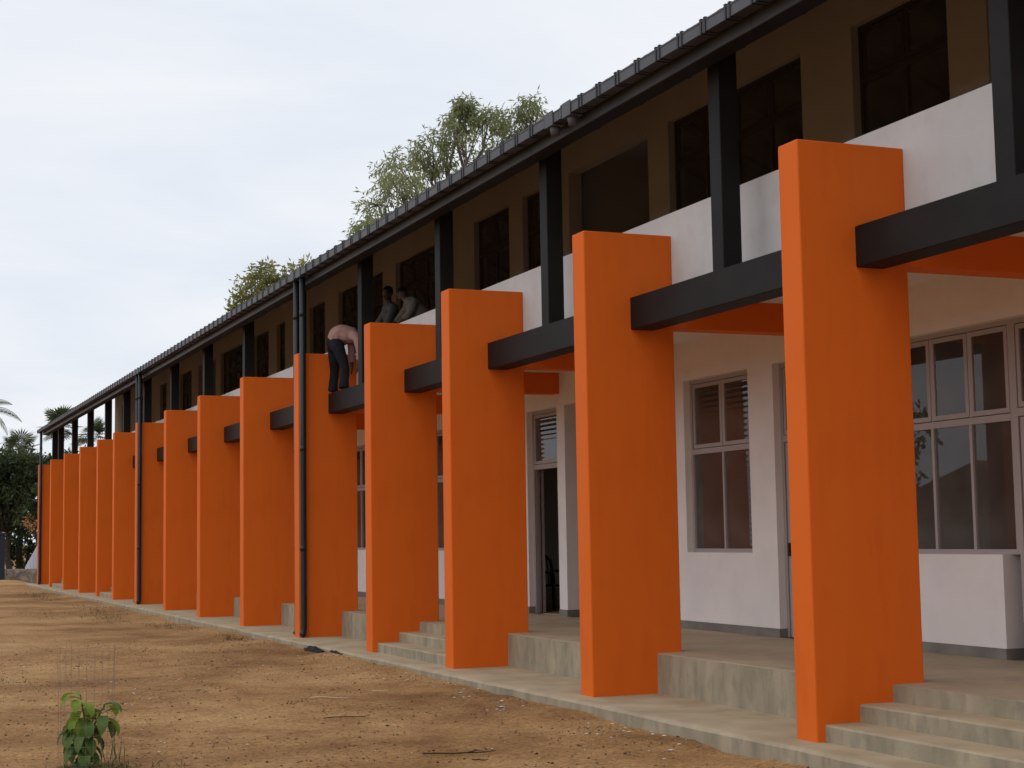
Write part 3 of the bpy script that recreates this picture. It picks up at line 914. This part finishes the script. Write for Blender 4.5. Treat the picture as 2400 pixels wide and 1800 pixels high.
# low rubble wall closing the yard, dark gate post, pale sheet
M['rubble'] = mat_noise("rubble_wall", (0.20, 0.165, 0.13), (0.34, 0.29, 0.235), 3.5, 8, 0.95, 0.1, 0.8, 9, 0.05, c3=(0.13, 0.10, 0.08), s3=6, w3=0.7)
rw = MB(); k = 0
xsw = np.arange(-30, 16.01, 0.22)
for i, x in enumerate(xsw):
    yb = 82.6 - 0.04 * x
    j = [0.05 * fbm(x * 1.6, q * 3.3) for q in range(6)]
    rw.v += [(x, yb - .22 + j[0], -.4), (x, yb - .20 + j[1], .1), (x, yb - .17 + j[2], .34), (x, yb - .15, .46 + j[3] * .4), (x, yb + .15, .46 + j[4] * .4), (x, yb + .2, -.4)]
    if i:
        q = (i - 1) * 6
        for jj in range(5): rw.f.append((q + jj, q + jj + 1, q + jj + 7, q + jj + 6))
tag(rw.build("boundary_wall", M['rubble']), "low rubble boundary wall at the far left beyond the dirt yard", "wall")
M['postblue'] = mat_simple("dark_blue_paint", (0.02, 0.024, 0.035), 0.6, 0.3)
bevel = bevel_mesh(MB().box(-.16, .16, -.16, .16, 0, 2.35).box(-.21, .21, -.21, .21, 2.35, 2.45).mesh("gate_post"), 0.01, 1)
tag(link("gate_post", bevel, M['postblue'], None, (-0.42, 82.0, -0.2)), "dark square gate post at the left edge by the low wall", "post")
M['zinc'] = mat_simple("pale_sheet", (0.42, 0.41, 0.46), 0.6, 0.3, 0.2)
sh = MB()
for i in range(9):
    x = i * 0.085; z_ = .014 * (i % 2)
    sh.v += [(x, z_, 0), (x, z_ + .35, 1.9 - (8 - i) * .16)]
    if i: sh.f.append((2 * i - 2, 2 * i, 2 * i + 1, 2 * i - 1))
so = sh.build("roofing_sheet", M['zinc'], None, False, (1.0, 84.6, -0.1))
so.modifiers.new("solid", 'SOLIDIFY').thickness = 0.01
tag(so, "pale corrugated sheet leaning beside the trunk at the far end", "sheet")

# trees and a house across the yard, out of the frame: the windows mirror them
for (x, y, hh, rx, lab) in ((-27, 37, 5.6, 2.6, "round dark tree across the yard mirrored in the glass, nearest the house"),
                            (-29, 47, 6.0, 2.8, "round dark tree across the yard mirrored in the glass, second from the house"),
                            (-27, 57, 6.6, 3.0, "round dark tree across the yard mirrored in the glass, farthest up the yard"),
                            (-25, 26, 5.6, 2.8, "round dark tree across the yard, this side of the tiled house")):
    tree("yard_tree", lab, (x, y, -0.2), (x, y, 2.0), blob_lobes(x, y, 2.2, hh, rx, 16, .8, 1.2), (0.34, 0.18), M['leaf_dark'], M['bark_dark'], 200, 0.18, 0.3, "trees across the yard", twig_n=3)
house("small limewashed house with clay tile roof across the yard, mirrored in the windows", -23, 44, 5, 9, 2.4, 4.0, M['tile'])

# ------------------------------------------------------------------ people
M['skin'] = mat_noise("brown_skin", (0.05, 0.025, 0.016), (0.068, 0.034, 0.021), 6, 3, 0.55, 0.35)
M['hair'] = mat_simple("black_hair", (0.006, 0.005, 0.005), 0.6, 0.3)
M['shirt_pink'] = mat_noise("pink_shirt", (0.36, 0.20, 0.18), (0.44, 0.26, 0.235), 7, 4, 0.9, 0.1)
M['shirt_grey'] = mat_noise("shaded_grey_shirt", (0.075, 0.072, 0.072), (0.105, 0.10, 0.10), 7, 4, 0.9, 0.1)  # pale grey cloth with the balcony shade darkened into its colour
M['shirt_white'] = mat_noise("shaded_white_shirt", (0.12, 0.11, 0.095), (0.17, 0.155, 0.13), 7, 4, 0.9, 0.1)  # off-white cloth, its colour lowered to carry the corridor shade
M['trousers'] = mat_noise("black_trousers", (0.010, 0.011, 0.015), (0.018, 0.019, 0.024), 7, 4, 0.85, 0.15)

def fuse(name, mb, voxel, smooth=4):
    """fuse overlapping tapered limbs into one continuous skin"""
    me = mb.mesh(name + "_raw")
    o = bpy.data.objects.new(name + "_raw", me)
    col.objects.link(o)
    r_ = o.modifiers.new("r", 'REMESH'); r_.mode = 'VOXEL'; r_.voxel_size = voxel
    sm = o.modifiers.new("s", 'SMOOTH'); sm.iterations = smooth; sm.factor = 0.5
    dg = bpy.context.evaluated_depsgraph_get()
    out = bpy.data.meshes.new_from_object(o.evaluated_get(dg))
    out.name = name
    bpy.data.objects.remove(o); bpy.data.meshes.remove(me)
    out.polygons.foreach_set("use_smooth", [True] * len(out.polygons))
    return out

def ball(mb, c_, rx, ry, rz, rot=None, nu=10, nv=14):
    """closed ellipsoid"""
    k0 = len(mb.v); c_ = Vector(c_)
    def put(v):
        v = Vector((v[0] * rx, v[1] * ry, v[2] * rz))
        if rot: v.rotate(rot)
        mb.v.append(tuple(c_ + v))
    put((0, 0, -1))
    for i in range(1, nu):
        t_ = math.pi * i / nu
        for j in range(nv):
            a = 2 * math.pi * j / nv
            put((math.sin(t_) * math.cos(a), math.sin(t_) * math.sin(a), -math.cos(t_)))
    put((0, 0, 1)); top = len(mb.v) - 1
    for j in range(nv):
        mb.f.append((k0, k0 + 1 + (j + 1) % nv, k0 + 1 + j))
        mb.f.append((top, top - nv + j, top - nv + (j + 1) % nv))
    for i in range(nu - 2):
        for j in range(nv):
            a = k0 + 1 + i * nv
            mb.f.append((a + j, a + (j + 1) % nv, a + nv + (j + 1) % nv, a + nv + j))

def limb(mb, pts, rad, n_=12):
    """tapered limb with rounded ends, resampled so that bends stay smooth"""
    pts = [Vector(p) for p in pts]
    P2, R2 = [], []
    for i in range(len(pts) - 1):
        p0 = pts[max(i - 1, 0)]; p1 = pts[i]; p2 = pts[i + 1]; p3 = pts[min(i + 2, len(pts) - 1)]
        for q in range(4):
            t_ = q / 4
            P2.append(0.5 * ((2 * p1) + (p2 - p0) * t_ + (2 * p0 - 5 * p1 + 4 * p2 - p3) * t_ ** 2 + (3 * p1 - p0 - 3 * p2 + p3) * t_ ** 3))
            R2.append(rad[i] + (rad[i + 1] - rad[i]) * t_)
    P2.append(pts[-1]); R2.append(rad[-1])
    mb.tube(P2, R2, n_)
    ball(mb, P2[0], R2[0], R2[0], R2[0], None, 6, 10); ball(mb, P2[-1], R2[-1], R2[-1], R2[-1], None, 6, 10)

def blob(name, c_, r, mat, parent, squash=(1, 1, 1), z_lo=-1.0, tilt=None):
    """hair cap: an uneven ellipsoid cut at the nape"""
    bm = bmesh.new()
    bmesh.ops.create_icosphere(bm, subdivisions=3, radius=1)
    for v in bm.verts:
        k = 1 + 0.05 * fbm(v.co.x * 3, v.co.y * 3, v.co.z * 3)
        v.co = Vector((v.co.x * squash[0], v.co.y * squash[1], max(v.co.z, z_lo) * squash[2])) * r * k
        if tilt: v.co.rotate(tilt)
        v.co += Vector(c_)
    me = bpy.data.meshes.new(name); bm.to_mesh(me); bm.free()
    me.polygons.foreach_set("use_smooth", [True] * len(me.polygons))
    return link(name, me, mat, parent)

def person(base, label, J, shirt, trousers, group=None):
    """J: joints in world space: pelvis, waist, chest, neck, head, face (a direction), and L/R hip knee ankle toe sh el wr."""
    P_ = empty("person", base); tag(P_, label, "person", group)
    b0 = Vector(base)
    g = {k: (Vector(v) if k == 'face' else Vector(v) - b0) for k, v in J.items()}
    hd = (g['head'] - g['neck']).normalized()
    fd = g['face'].normalized(); fd = (fd - hd * fd.dot(hd)).normalized()
    sx = hd.cross(fd).normalized()
    rot = Matrix((fd, sx, hd)).transposed().to_quaternion()       # x: face, y: side, z: up
    across = (g['Rsh'] - g['Lsh']).normalized()
    body = MB()
    limb(body, [g['pelvis'], g['waist'], g['chest']], [.125, .115, .13])
    limb(body, [g['Lsh'], g['chest'], g['Rsh']], [.062, .10, .062])
    limb(body, [g['chest'], g['neck'], g['head']], [.07, .056, .06])
    ball(body, g['head'] + hd * .015, .098, .077, .112, rot)
    ball(body, g['head'] - hd * .055 + fd * .028, .062, .056, .05, rot)                       # jaw
    ball(body, g['head'] + fd * .100 - hd * .012, .018, .014, .024, rot, 6, 8)               # nose
    ball(body, g['head'] + fd * .088 - hd * .050, .014, .024, .010, rot, 6, 8)               # lips
    for k in (-1, 1):
        ball(body, g['head'] + sx * k * .078 - fd * .005, .022, .012, .034, rot, 6, 8)       # ears
        ball(body, g['head'] + fd * .078 + sx * k * .032 + hd * .012, .016, .020, .010, rot, 6, 8)   # brow and eye
    for s_ in 'LR':
        limb(body, [g[s_ + 'hip'], g[s_ + 'knee'], g[s_ + 'ankle']], [.085, .056, .040])
        limb(body, [g[s_ + 'ankle'], g[s_ + 'ankle'].lerp(g[s_ + 'toe'], .5) - Vector((0, 0, .01)), g[s_ + 'toe']], [.038, .036, .028])
        limb(body, [g[s_ + 'sh'], g[s_ + 'el'], g[s_ + 'wr']], [.058, .046, .031])
        d = (g[s_ + 'wr'] - g[s_ + 'el']).normalized()
        side = (across - d * across.dot(d)).normalized()
        n_ = d.cross(side).normalized()
        w_ = g[s_ + 'wr']
        palm = w_ + d * .05
        for q in (-.022, 0, .022): limb(body, [w_ + side * q * .6, palm + side * q, palm + side * q + d * .03], [.020, .019, .013], 8)
        for o_, ln in ((-.030, .060), (-.010, .072), (.010, .066), (.029, .050)):
            k = palm + side * o_ + d * .032
            limb(body, [k, k + d * ln * .5 + n_ * .004, k + d * ln * .9 + n_ * .020], [.010, .0095, .0085], 8)
        tb = w_ - side * .026 + d * .02
        limb(body, [tb, tb + d * .032 - side * .024, tb + d * .062 - side * .030 + n_ * .01], [.013, .011, .0095], 8)
    link("body", fuse("body", body, .0075, 3), M['skin'], P_)
    tr = MB()
    limb(tr, [g['pelvis'].lerp(g['waist'], .75), g['pelvis']], [.142, .158])
    for s_ in 'LR':
        a = g[s_ + 'ankle']; kn = g[s_ + 'knee']
        limb(tr, [g['pelvis'].lerp(g[s_ + 'hip'], .6), g[s_ + 'hip'], kn, kn.lerp(a, .6)], [.135, .118, .082, .082])
        tr.tube([kn.lerp(a, .45), kn.lerp(a, .75), a + Vector((0, 0, -.02))], [.080, .086, .098], 14)
    link("trousers", fuse("trousers", tr, .014, 4), trousers, P_)
    sh_ = MB()
    limb(sh_, [g['pelvis'].lerp(g['waist'], .35), g['waist'], g['waist'].lerp(g['chest'], .5), g['chest']], [.165, .160, .165, .150])
    limb(sh_, [g['Lsh'], g['chest'], g['Rsh']], [.078, .125, .078])
    limb(sh_, [g['chest'], g['chest'].lerp(g['neck'], .7)], [.11, .075])
    for s_ in 'LR':
        limb(sh_, [g['chest'].lerp(g[s_ + 'sh'], .7), g[s_ + 'sh'], g[s_ + 'el'], g[s_ + 'el'].lerp(g[s_ + 'wr'], .45)], [.085, .080, .066, .058])
    so_ = fuse("shirt", sh_, .013, 4)
    for v in so_.vertices:                                          # creases
        k = fbm(v.co.x * 9 + base[0], v.co.y * 9 + base[1], v.co.z * 5)
        v.co += v.normal * .010 * k
    link("shirt", so_, shirt, P_)
    hr = MB()
    ball(hr, g['head'] + hd * .042 - fd * .016, .100, .088, .098, rot)
    hm = fuse("hair", hr, .012, 1)
    for v in hm.vertices: v.co += v.normal * .008 * fbm(v.co.x * 30, v.co.y * 30, v.co.z * 30)
    link("hair", hm, M['hair'], P_)
    return P_

# man bent double on the black beam, back to the yard, reaching down
person((0.68, 27.05, BZ1), "person in pink shirt and black trousers bent double on the black beam", dict(
    pelvis=(0.60, 27.16, 5.17), waist=(0.67, 27.12, 5.33), chest=(0.86, 27.0, 5.30), neck=(0.955, 26.93, 5.17), head=(0.985, 26.91, 5.03), face=(-.02, 0.004, -.012),
    Lhip=(0.61, 27.28, 5.08), Lknee=(0.66, 27.40, 4.70), Lankle=(0.63, 27.44, 4.345), Ltoe=(0.76, 27.36, 4.315),
    Rhip=(0.61, 27.00, 5.08), Rknee=(0.69, 26.86, 4.70), Rankle=(0.65, 26.78, 4.345), Rtoe=(0.78, 26.72, 4.315),
    Lsh=(0.90, 27.16, 5.23), Lel=(0.92, 27.2, 4.97), Lwr=(0.90, 27.12, 4.74),
    Rsh=(0.90, 26.80, 5.23), Rel=(0.93, 26.73, 4.97), Rwr=(0.90, 26.74, 4.73)), M['shirt_pink'], M['trousers'])
# two people leaning together over the parapet
person((1.52, 26.45, 4.43), "person in pale grey shirt darkened for shade leaning on the parapet, left of the two on the balcony", dict(
    pelvis=(1.50, 26.48, 5.33), waist=(1.47, 26.47, 5.46), chest=(1.40, 26.45, 5.70), neck=(1.36, 26.40, 5.83), head=(1.33, 26.36, 5.965), face=(-.02, -.008, -.010),
    Lhip=(1.51, 26.37, 5.22), Lknee=(1.50, 26.36, 4.85), Lankle=(1.52, 26.35, 4.51), Ltoe=(1.40, 26.34, 4.47),
    Rhip=(1.51, 26.60, 5.22), Rknee=(1.50, 26.60, 4.85), Rankle=(1.54, 26.61, 4.51), Rtoe=(1.42, 26.60, 4.47),
    Lsh=(1.40, 26.24, 5.69), Lel=(1.27, 26.16, 5.45), Lwr=(1.14, 26.22, 5.31),
    Rsh=(1.40, 26.68, 5.69), Rel=(1.28, 26.80, 5.46), Rwr=(1.14, 26.70, 5.31)), M['shirt_grey'], M['trousers'], "people on the balcony")
person((1.50, 25.2, 4.43), "person in pale shirt leaning towards the other, right of the two on the balcony", dict(
    pelvis=(1.52, 25.12, 5.31), waist=(1.49, 25.14, 5.43), chest=(1.40, 25.28, 5.62), neck=(1.36, 25.45, 5.73), head=(1.33, 25.56, 5.84), face=(-.017, .010, -.014),
    Lhip=(1.53, 25.01, 5.2), Lknee=(1.52, 25.0, 4.84), Lankle=(1.53, 24.98, 4.51), Ltoe=(1.41, 24.97, 4.47),
    Rhip=(1.53, 25.24, 5.2), Rknee=(1.52, 25.26, 4.84), Rankle=(1.55, 25.28, 4.51), Rtoe=(1.43, 25.28, 4.47),
    Lsh=(1.38, 25.08, 5.62), Lel=(1.25, 25.0, 5.42), Lwr=(1.14, 25.16, 5.31),
    Rsh=(1.41, 25.47, 5.63), Rel=(1.29, 25.56, 5.43), Rwr=(1.15, 25.52, 5.31)), M['shirt_white'], M['trousers'], "people on the balcony")
M['paper'] = mat_simple("paper", (0.72, 0.72, 0.72), 0.8, 0.2)
pp = MB()
for i in range(5):
    pp.v += [(1.09 + .04 * i, 25.62 + .01 * i, 5.262 + .006 * math.sin(i)), (1.09 + .04 * i, 25.90 + .012 * i, 5.264 + .008 * math.cos(i))]
    if i: pp.f.append((2 * i - 2, 2 * i, 2 * i + 1, 2 * i - 1))
po = pp.build("paper_sheet", M['paper']); po.modifiers.new("solid", 'SOLIDIFY').thickness = 0.002
tag(po, "white paper lying on the parapet between the two people", "paper")

# ------------------------------------------------------------------ chair inside the open classroom door
ch = empty("chair", (4.02, 25.5, PLZ - 0.004))
ch.rotation_euler = (0, 0, R(200))
tag(ch, "dark brown armchair with open rounded back inside the open doorway", "chair")
M['chair'] = mat_simple("dark_brown_plastic", (0.022, 0.014, 0.011), 0.4, 0.4)
link("seat", bevel_mesh(MB().box(-.22, .22, -.22, .22, .40, .435).mesh("seat"), .012, 2), M['chair'], ch)
for sx in (-1, 1):
    for sy in (-1, 1):
        MB().tube([(sx * .19, sy * .19, .41), (sx * .23, sy * .23, 0)], [.026, .02], 8).build("leg", M['chair'], ch, True)
    MB().tube([(sx * .235, .20, .42), (sx * .25, .19, .63), (sx * .25, .0, .66), (sx * .24, -.2, .66)], [.02, .022, .024, .02], 8).build("armrest", M['chair'], ch, True)
bk = MB()
arc = [(-.22, -.21, .42), (-.215, -.24, .65), (-.19, -.27, .84), (-.10, -.29, .92), (0, -.295, .94), (.10, -.29, .92), (.19, -.27, .84), (.215, -.24, .65), (.22, -.21, .42)]
bk.tube(arc, .028, 8)
bo = bk.build("backrest", M['chair'], ch, True)
for q in (-.10, 0, .10):
    MB().tube([(q, -.215, .42), (q * 1.1, -.25, .66), (q * 1.1, -.285, .92)], .012, 6).build("slat", M['chair'], bo, True)

# ------------------------------------------------------------------ sapling in its wire guard
SB = (-5.41, 14.0, ground_z(-5.41, 14.0))
sp_ = empty("sapling", SB)
tag(sp_, "young broad-leaved sapling with drooping leaves inside a wire guard", "sapling")
M['stem'] = mat_simple("green_brown_stem", (0.10, 0.085, 0.045), 0.8, 0.2)
stems = [[(0, 0, -.02), (.005, .01, .2), (-.02, .0, .42), (-.05, .01, .60)],
         [(0.01, 0, .22), (.06, -.02, .34), (.12, -.02, .46), (.15, .0, .50)],
         [(0.0, 0, .12), (-.04, .02, .24), (-.10, .02, .36)]]
for st_ in stems: MB().tube(st_, [.011, .009, .007, .005][:len(st_)], 7).build("stem", M['stem'], sp_, True)
def leaf_obj(p, az, el, L, Wd, curl, mat):
    p = Vector(p); hd = Vector((math.cos(az), math.sin(az), 0)); sd_ = Vector((-math.sin(az), math.cos(az), 0))
    mb = MB(); n_ = 7; e_ = el
    c_ = p.copy()
    for i in range(n_ + 1):
        t_ = i / n_
        w_ = Wd * .5 * (math.sin(math.pi * min(1, t_ * .93 + .05)) ** .75) * (1.0 if t_ < .96 else .25)
        up = (hd * -math.sin(e_) + Vector((0, 0, math.cos(e_))))
        mb.v += [tuple(c_ + sd_ * w_ + up * w_ * .35), tuple(c_), tuple(c_ - sd_ * w_ + up * w_ * .35)]
        if i:
            q = (i - 1) * 3
            mb.f += [(q, q + 1, q + 4, q + 3), (q + 1, q + 2, q + 5, q + 4)]
        c_ = c_ + (hd * math.cos(e_) + Vector((0, 0, math.sin(e_)))) * L / n_
        e_ -= curl / n_
    mb.build("leaf", mat, sp_, True)
M['sap_dark'] = mat_leaf("sapling_leaf_dark", (0.085, 0.155, 0.036), (0.135, 0.21, 0.05), 0.35, 9)
M['sap_light'] = mat_leaf("sapling_leaf_light", (0.19, 0.30, 0.03), (0.27, 0.37, 0.05), 0.4, 9)
LV = []
for k in range(13):                                  # crown of the main stem, fresh green
    LV.append(((-.05, .01, .58 - .02 * k), 2.4 + k * 0.95, .55 - .12 * k, random.uniform(.19, .24), .095, 1.9, 'sap_light'))
for k in range(9):                                  # side stem
    LV.append(((.14, -.01, .50 - .022 * k), -.5 + k * 1.25, .35 - .1 * k, random.uniform(.18, .23), .10, 1.7, 'sap_light' if k % 2 else 'sap_dark'))
LV.append(((.14, -.01, .44), 0.0, .35, .22, .075, .9, 'sap_light'))
for k in range(22):                                 # big old leaves hanging below
    zc = .42 - .018 * k
    LV.append(((-.02 + .01 * math.sin(k), .0, zc), k * 2.399, -.15, random.uniform(.21, .27), random.uniform(.085, .11), 1.55, 'sap_dark'))
for k in range(6):
    LV.append(((-.09, .02, .35 - .03 * k), 2.0 + k * 1.05, -.1, random.uniform(.2, .25), .1, 1.6, 'sap_dark'))
for p, az, el, L, Wd, cu, mt in LV: leaf_obj(p, az, el, L, Wd, cu, M[mt])

wg = empty("wire_guard", SB)
tag(wg, "thin rusty wire mesh cylinder standing around the sapling", "guard")
M['wire'] = mat_simple("weathered_wire", (0.27, 0.20, 0.17), 0.55, 0.4, 0.4)
rg, hg = 0.225, 0.98
nv = 22
for i in range(nv):
    a = 2 * math.pi * i / nv
    wob = random.uniform(-.012, .012)
    MB().tube([((rg + wob) * math.cos(a), (rg + wob) * math.sin(a), -.02), (rg * 1.02 * math.cos(a + wob), rg * 1.02 * math.sin(a + wob), hg * .5), ((rg * 1.06 + wob) * math.cos(a), (rg * 1.06 + wob) * math.sin(a), hg + random.uniform(-.03, .05))],
              .0012, 4).build("upright_wire", M['wire'], wg)
for k in range(13):
    z_ = .04 + k * .077
    rr = rg * (1 + .05 * z_ / hg)
    MB().tube([(rr * math.cos(a) * (1 + .01 * math.sin(3 * a + k)), rr * math.sin(a), z_ + .008 * math.sin(2 * a + k)) for a in np.linspace(0, 2 * math.pi, 33)], .0012, 4, False).build("ring_wire", M['wire'], wg)

# ------------------------------------------------------------------ loose stuff on the dirt
def scatter_stones(name, n_, x0, x1, y0, y1, smin, smax, mat, flat=.6, power=2.2):
    base = np.array([(1, 0, 0), (-1, 0, 0), (0, 1, 0), (0, -1, 0), (0, 0, 1), (0, 0, -.6)], float)
    tri = np.array([(0, 2, 4), (2, 1, 4), (1, 3, 4), (3, 0, 4), (2, 0, 5), (1, 2, 5), (3, 1, 5), (0, 3, 5)])
    V, Fc = [], []
    cnt = 0
    while cnt < n_:
        y = y0 + (y1 - y0) * random.random() ** 1.5
        x = random.uniform(x0, x1)
        if x > apron_edge(y) - .02: continue
        if fbm(x * .7, y * .7, 11) < random.uniform(-.5, .35): continue
        s_ = smin + (smax - smin) * random.random() ** power
        z = ground_z(x, y)
        a = random.uniform(0, 6.28)
        rot = np.array([[math.cos(a), -math.sin(a), 0], [math.sin(a), math.cos(a), 0], [0, 0, 1]])
        k = base * rng.uniform(.6, 1.2, (6, 1)) * np.array([1, random.uniform(.6, 1), flat])
        V.append((k @ rot.T) * s_ + np.array([x, y, z + s_ * .15])); Fc.append(tri + 6 * cnt); cnt += 1
    me = mesh(name, np.concatenate(V).tolist(), np.concatenate(Fc).tolist())
    return link(name, me, mat)
M['clod'] = mat_noise("dirt_clod", (0.13, 0.068, 0.033), (0.30, 0.18, 0.10), 5, 4, 0.95, 0.1)
M['darkclod'] = mat_noise("dark_clod", (0.035, 0.022, 0.015), (0.085, 0.05, 0.03), 5, 4, 0.95, 0.1)
M['scrap'] = mat_noise("pale_scraps", (0.50, 0.45, 0.38), (0.70, 0.66, 0.60), 9, 3, 0.8, 0.2)
tag(scatter_stones("dirt_clods", 6500, -7.2, -.25, 10.2, 30, .005, .022, M['clod']), "small brown clods and gravel strewn over the dirt yard", "gravel", kind="stuff")
tag(scatter_stones("dark_clods", 800, -7.2, -.25, 10.2, 34, .006, .024, M['darkclod']), "dark bits of soil and bark strewn over the dirt yard", "gravel", kind="stuff")
tag(scatter_stones("litter_scraps", 420, -7.0, -.3, 10.2, 30, .005, .024, M['scrap'], .35), "pale scraps of plaster and litter strewn over the dirt yard", "litter", kind="stuff")
tag(scatter_stones("edge_scraps", 90, -1.0, -.3, 10.8, 24, .008, .04, M['scrap'], .3), "larger pale plaster scraps along the apron edge", "litter", kind="stuff")

M['twig'] = mat_simple("dry_twig", (0.075, 0.042, 0.024), 0.85, 0.1)
M['straw'] = mat_simple("pale_straw", (0.60, 0.47, 0.32), 0.8, 0.1)
def twig(name, label, x, y, az, L, r, mat, fork=False):
    z = ground_z(x, y) + .012
    pts = []
    for i in range(6):
        t_ = i / 5
        px_, py_ = x + math.cos(az) * L * t_, y + math.sin(az) * L * t_
        pts.append((px_ + random.uniform(-.012, .012), py_ + random.uniform(-.03, .03), ground_z(px_, py_) + .014 + random.uniform(0, .008)))
    mb = MB().tube(pts, [r, r * .95, r * .9, r * .8, r * .65, r * .4], 6)
    if fork:
        a = Vector(pts[3]); mb.tube([a, a + Vector((.06, -.05, .02)), a + Vector((.13, -.08, .012))], [r * .7, r * .6, r * .3], 5)
    tag(mb.build(name, mat, None, True), label, "twig")
twig("twig", "long forked dark twig lying near the bottom of the frame", -2.72, 13.08, -.12, .62, .008, M['twig'], True)
twig("twig", "short dark twig just below the long forked one", -2.45, 12.62, .2, .14, .006, M['twig'])
twig("twig", "faint brown twig on the dirt left of the straw", -2.75, 16.1, -.05, .5, .006, M['twig'])
twig("straw_stalk", "pale straw stalk on the dirt below the dark apron gap", -2.35, 18.1, -.25, .52, .007, M['straw'])
twig("straw_stalk", "short pale straw stalk right of the long one", -1.45, 18.6, -.3, .2, .006, M['straw'])

# thin black strips standing in for the dark gap at the apron edge
M['gap_black'] = mat_simple("apron_gap_strip", (0.012, 0.011, 0.011), 0.8, 0.2)
def gap_strip(label, x, y, lx, ly):
    mb = MB(); nx_, ny_ = 10, 12
    for j in range(ny_ + 1):
        for i in range(nx_ + 1):
            u, v = i / nx_ * 2 - 1, j / ny_ * 2 - 1
            q = max(0, 1 - (abs(u) ** 2.5 + abs(v) ** 2.5))
            k = 1 + .5 * fbm(u * 3 + x, v * 3 + y)
            mb.v.append((x + u * lx * k, y + v * ly * k, -.12 + .10 * q ** .5 + .05 * q * fbm(u * 5 + x, v * 7, 5)))
    for j in range(ny_):
        for i in range(nx_):
            a = j * (nx_ + 1) + i; mb.f.append((a, a + 1, a + nx_ + 2, a + nx_ + 1))
    tag(mb.build("apron_gap_strip", M['gap_black'], None, True), label, "gap_strip", "dark gap strips by the apron")
gap_strip("black strip standing in for the dark gap at the apron edge, left one of two", -.355, 25.15, .05, .55)
gap_strip("black strip standing in for the dark gap at the apron edge, right one of two", -.35, 23.95, .05, .48)

# grass: tufts round the sapling and sparse patches up the yard
def grass(name, label, spots, mat, hmin, hmax):
    P, D, L = [], [], []
    for (x, y, rx, ry, n_) in spots:
        for _ in range(n_):
            a, q = random.uniform(0, 6.28), random.random() ** .7
            px_, py_ = x + rx * q * math.cos(a), y + ry * q * math.sin(a)
            if px_ > apron_edge(py_) - .02: continue
            P.append((px_, py_, ground_z(px_, py_))); D.append((random.gauss(0, .5), random.gauss(0, .5), 1)); L.append(random.uniform(hmin, hmax))
    me = leaf_mesh(name, np.array(P), np.array(D), np.array(L), .009)
    tag(link(name, me, mat), label, "grass", kind="stuff")
grass("grass", "short green grass tufts at the foot of the sapling", [(-5.42, 13.75, .34, .22, 190), (-5.1, 13.6, .45, .2, 60)], M['leaf_mid'], .02, .09)
grass("grass_patches", "thin green grass patches along the far apron and yard", [(-1.1, 44, .5, 4, 300), (-1.5, 40, .6, 3, 220), (-2.6, 43, .8, 3, 130), (-.9, 35, .35, 3, 160), (-1.2, 58, .6, 5, 600), (-.7, 29.5, .25, 1.2, 160),
      (-6.2, 19, .4, .3, 60), (-5.5, 22.5, .5, .3, 50)], M['leaf_mid'], .03, .09)
grass("foxtail_grass", "tall thin grass stalks against the sapling guard", [(-5.2, 13.85, .1, .1, 14)], M['leaf_mid'], .2, .34)
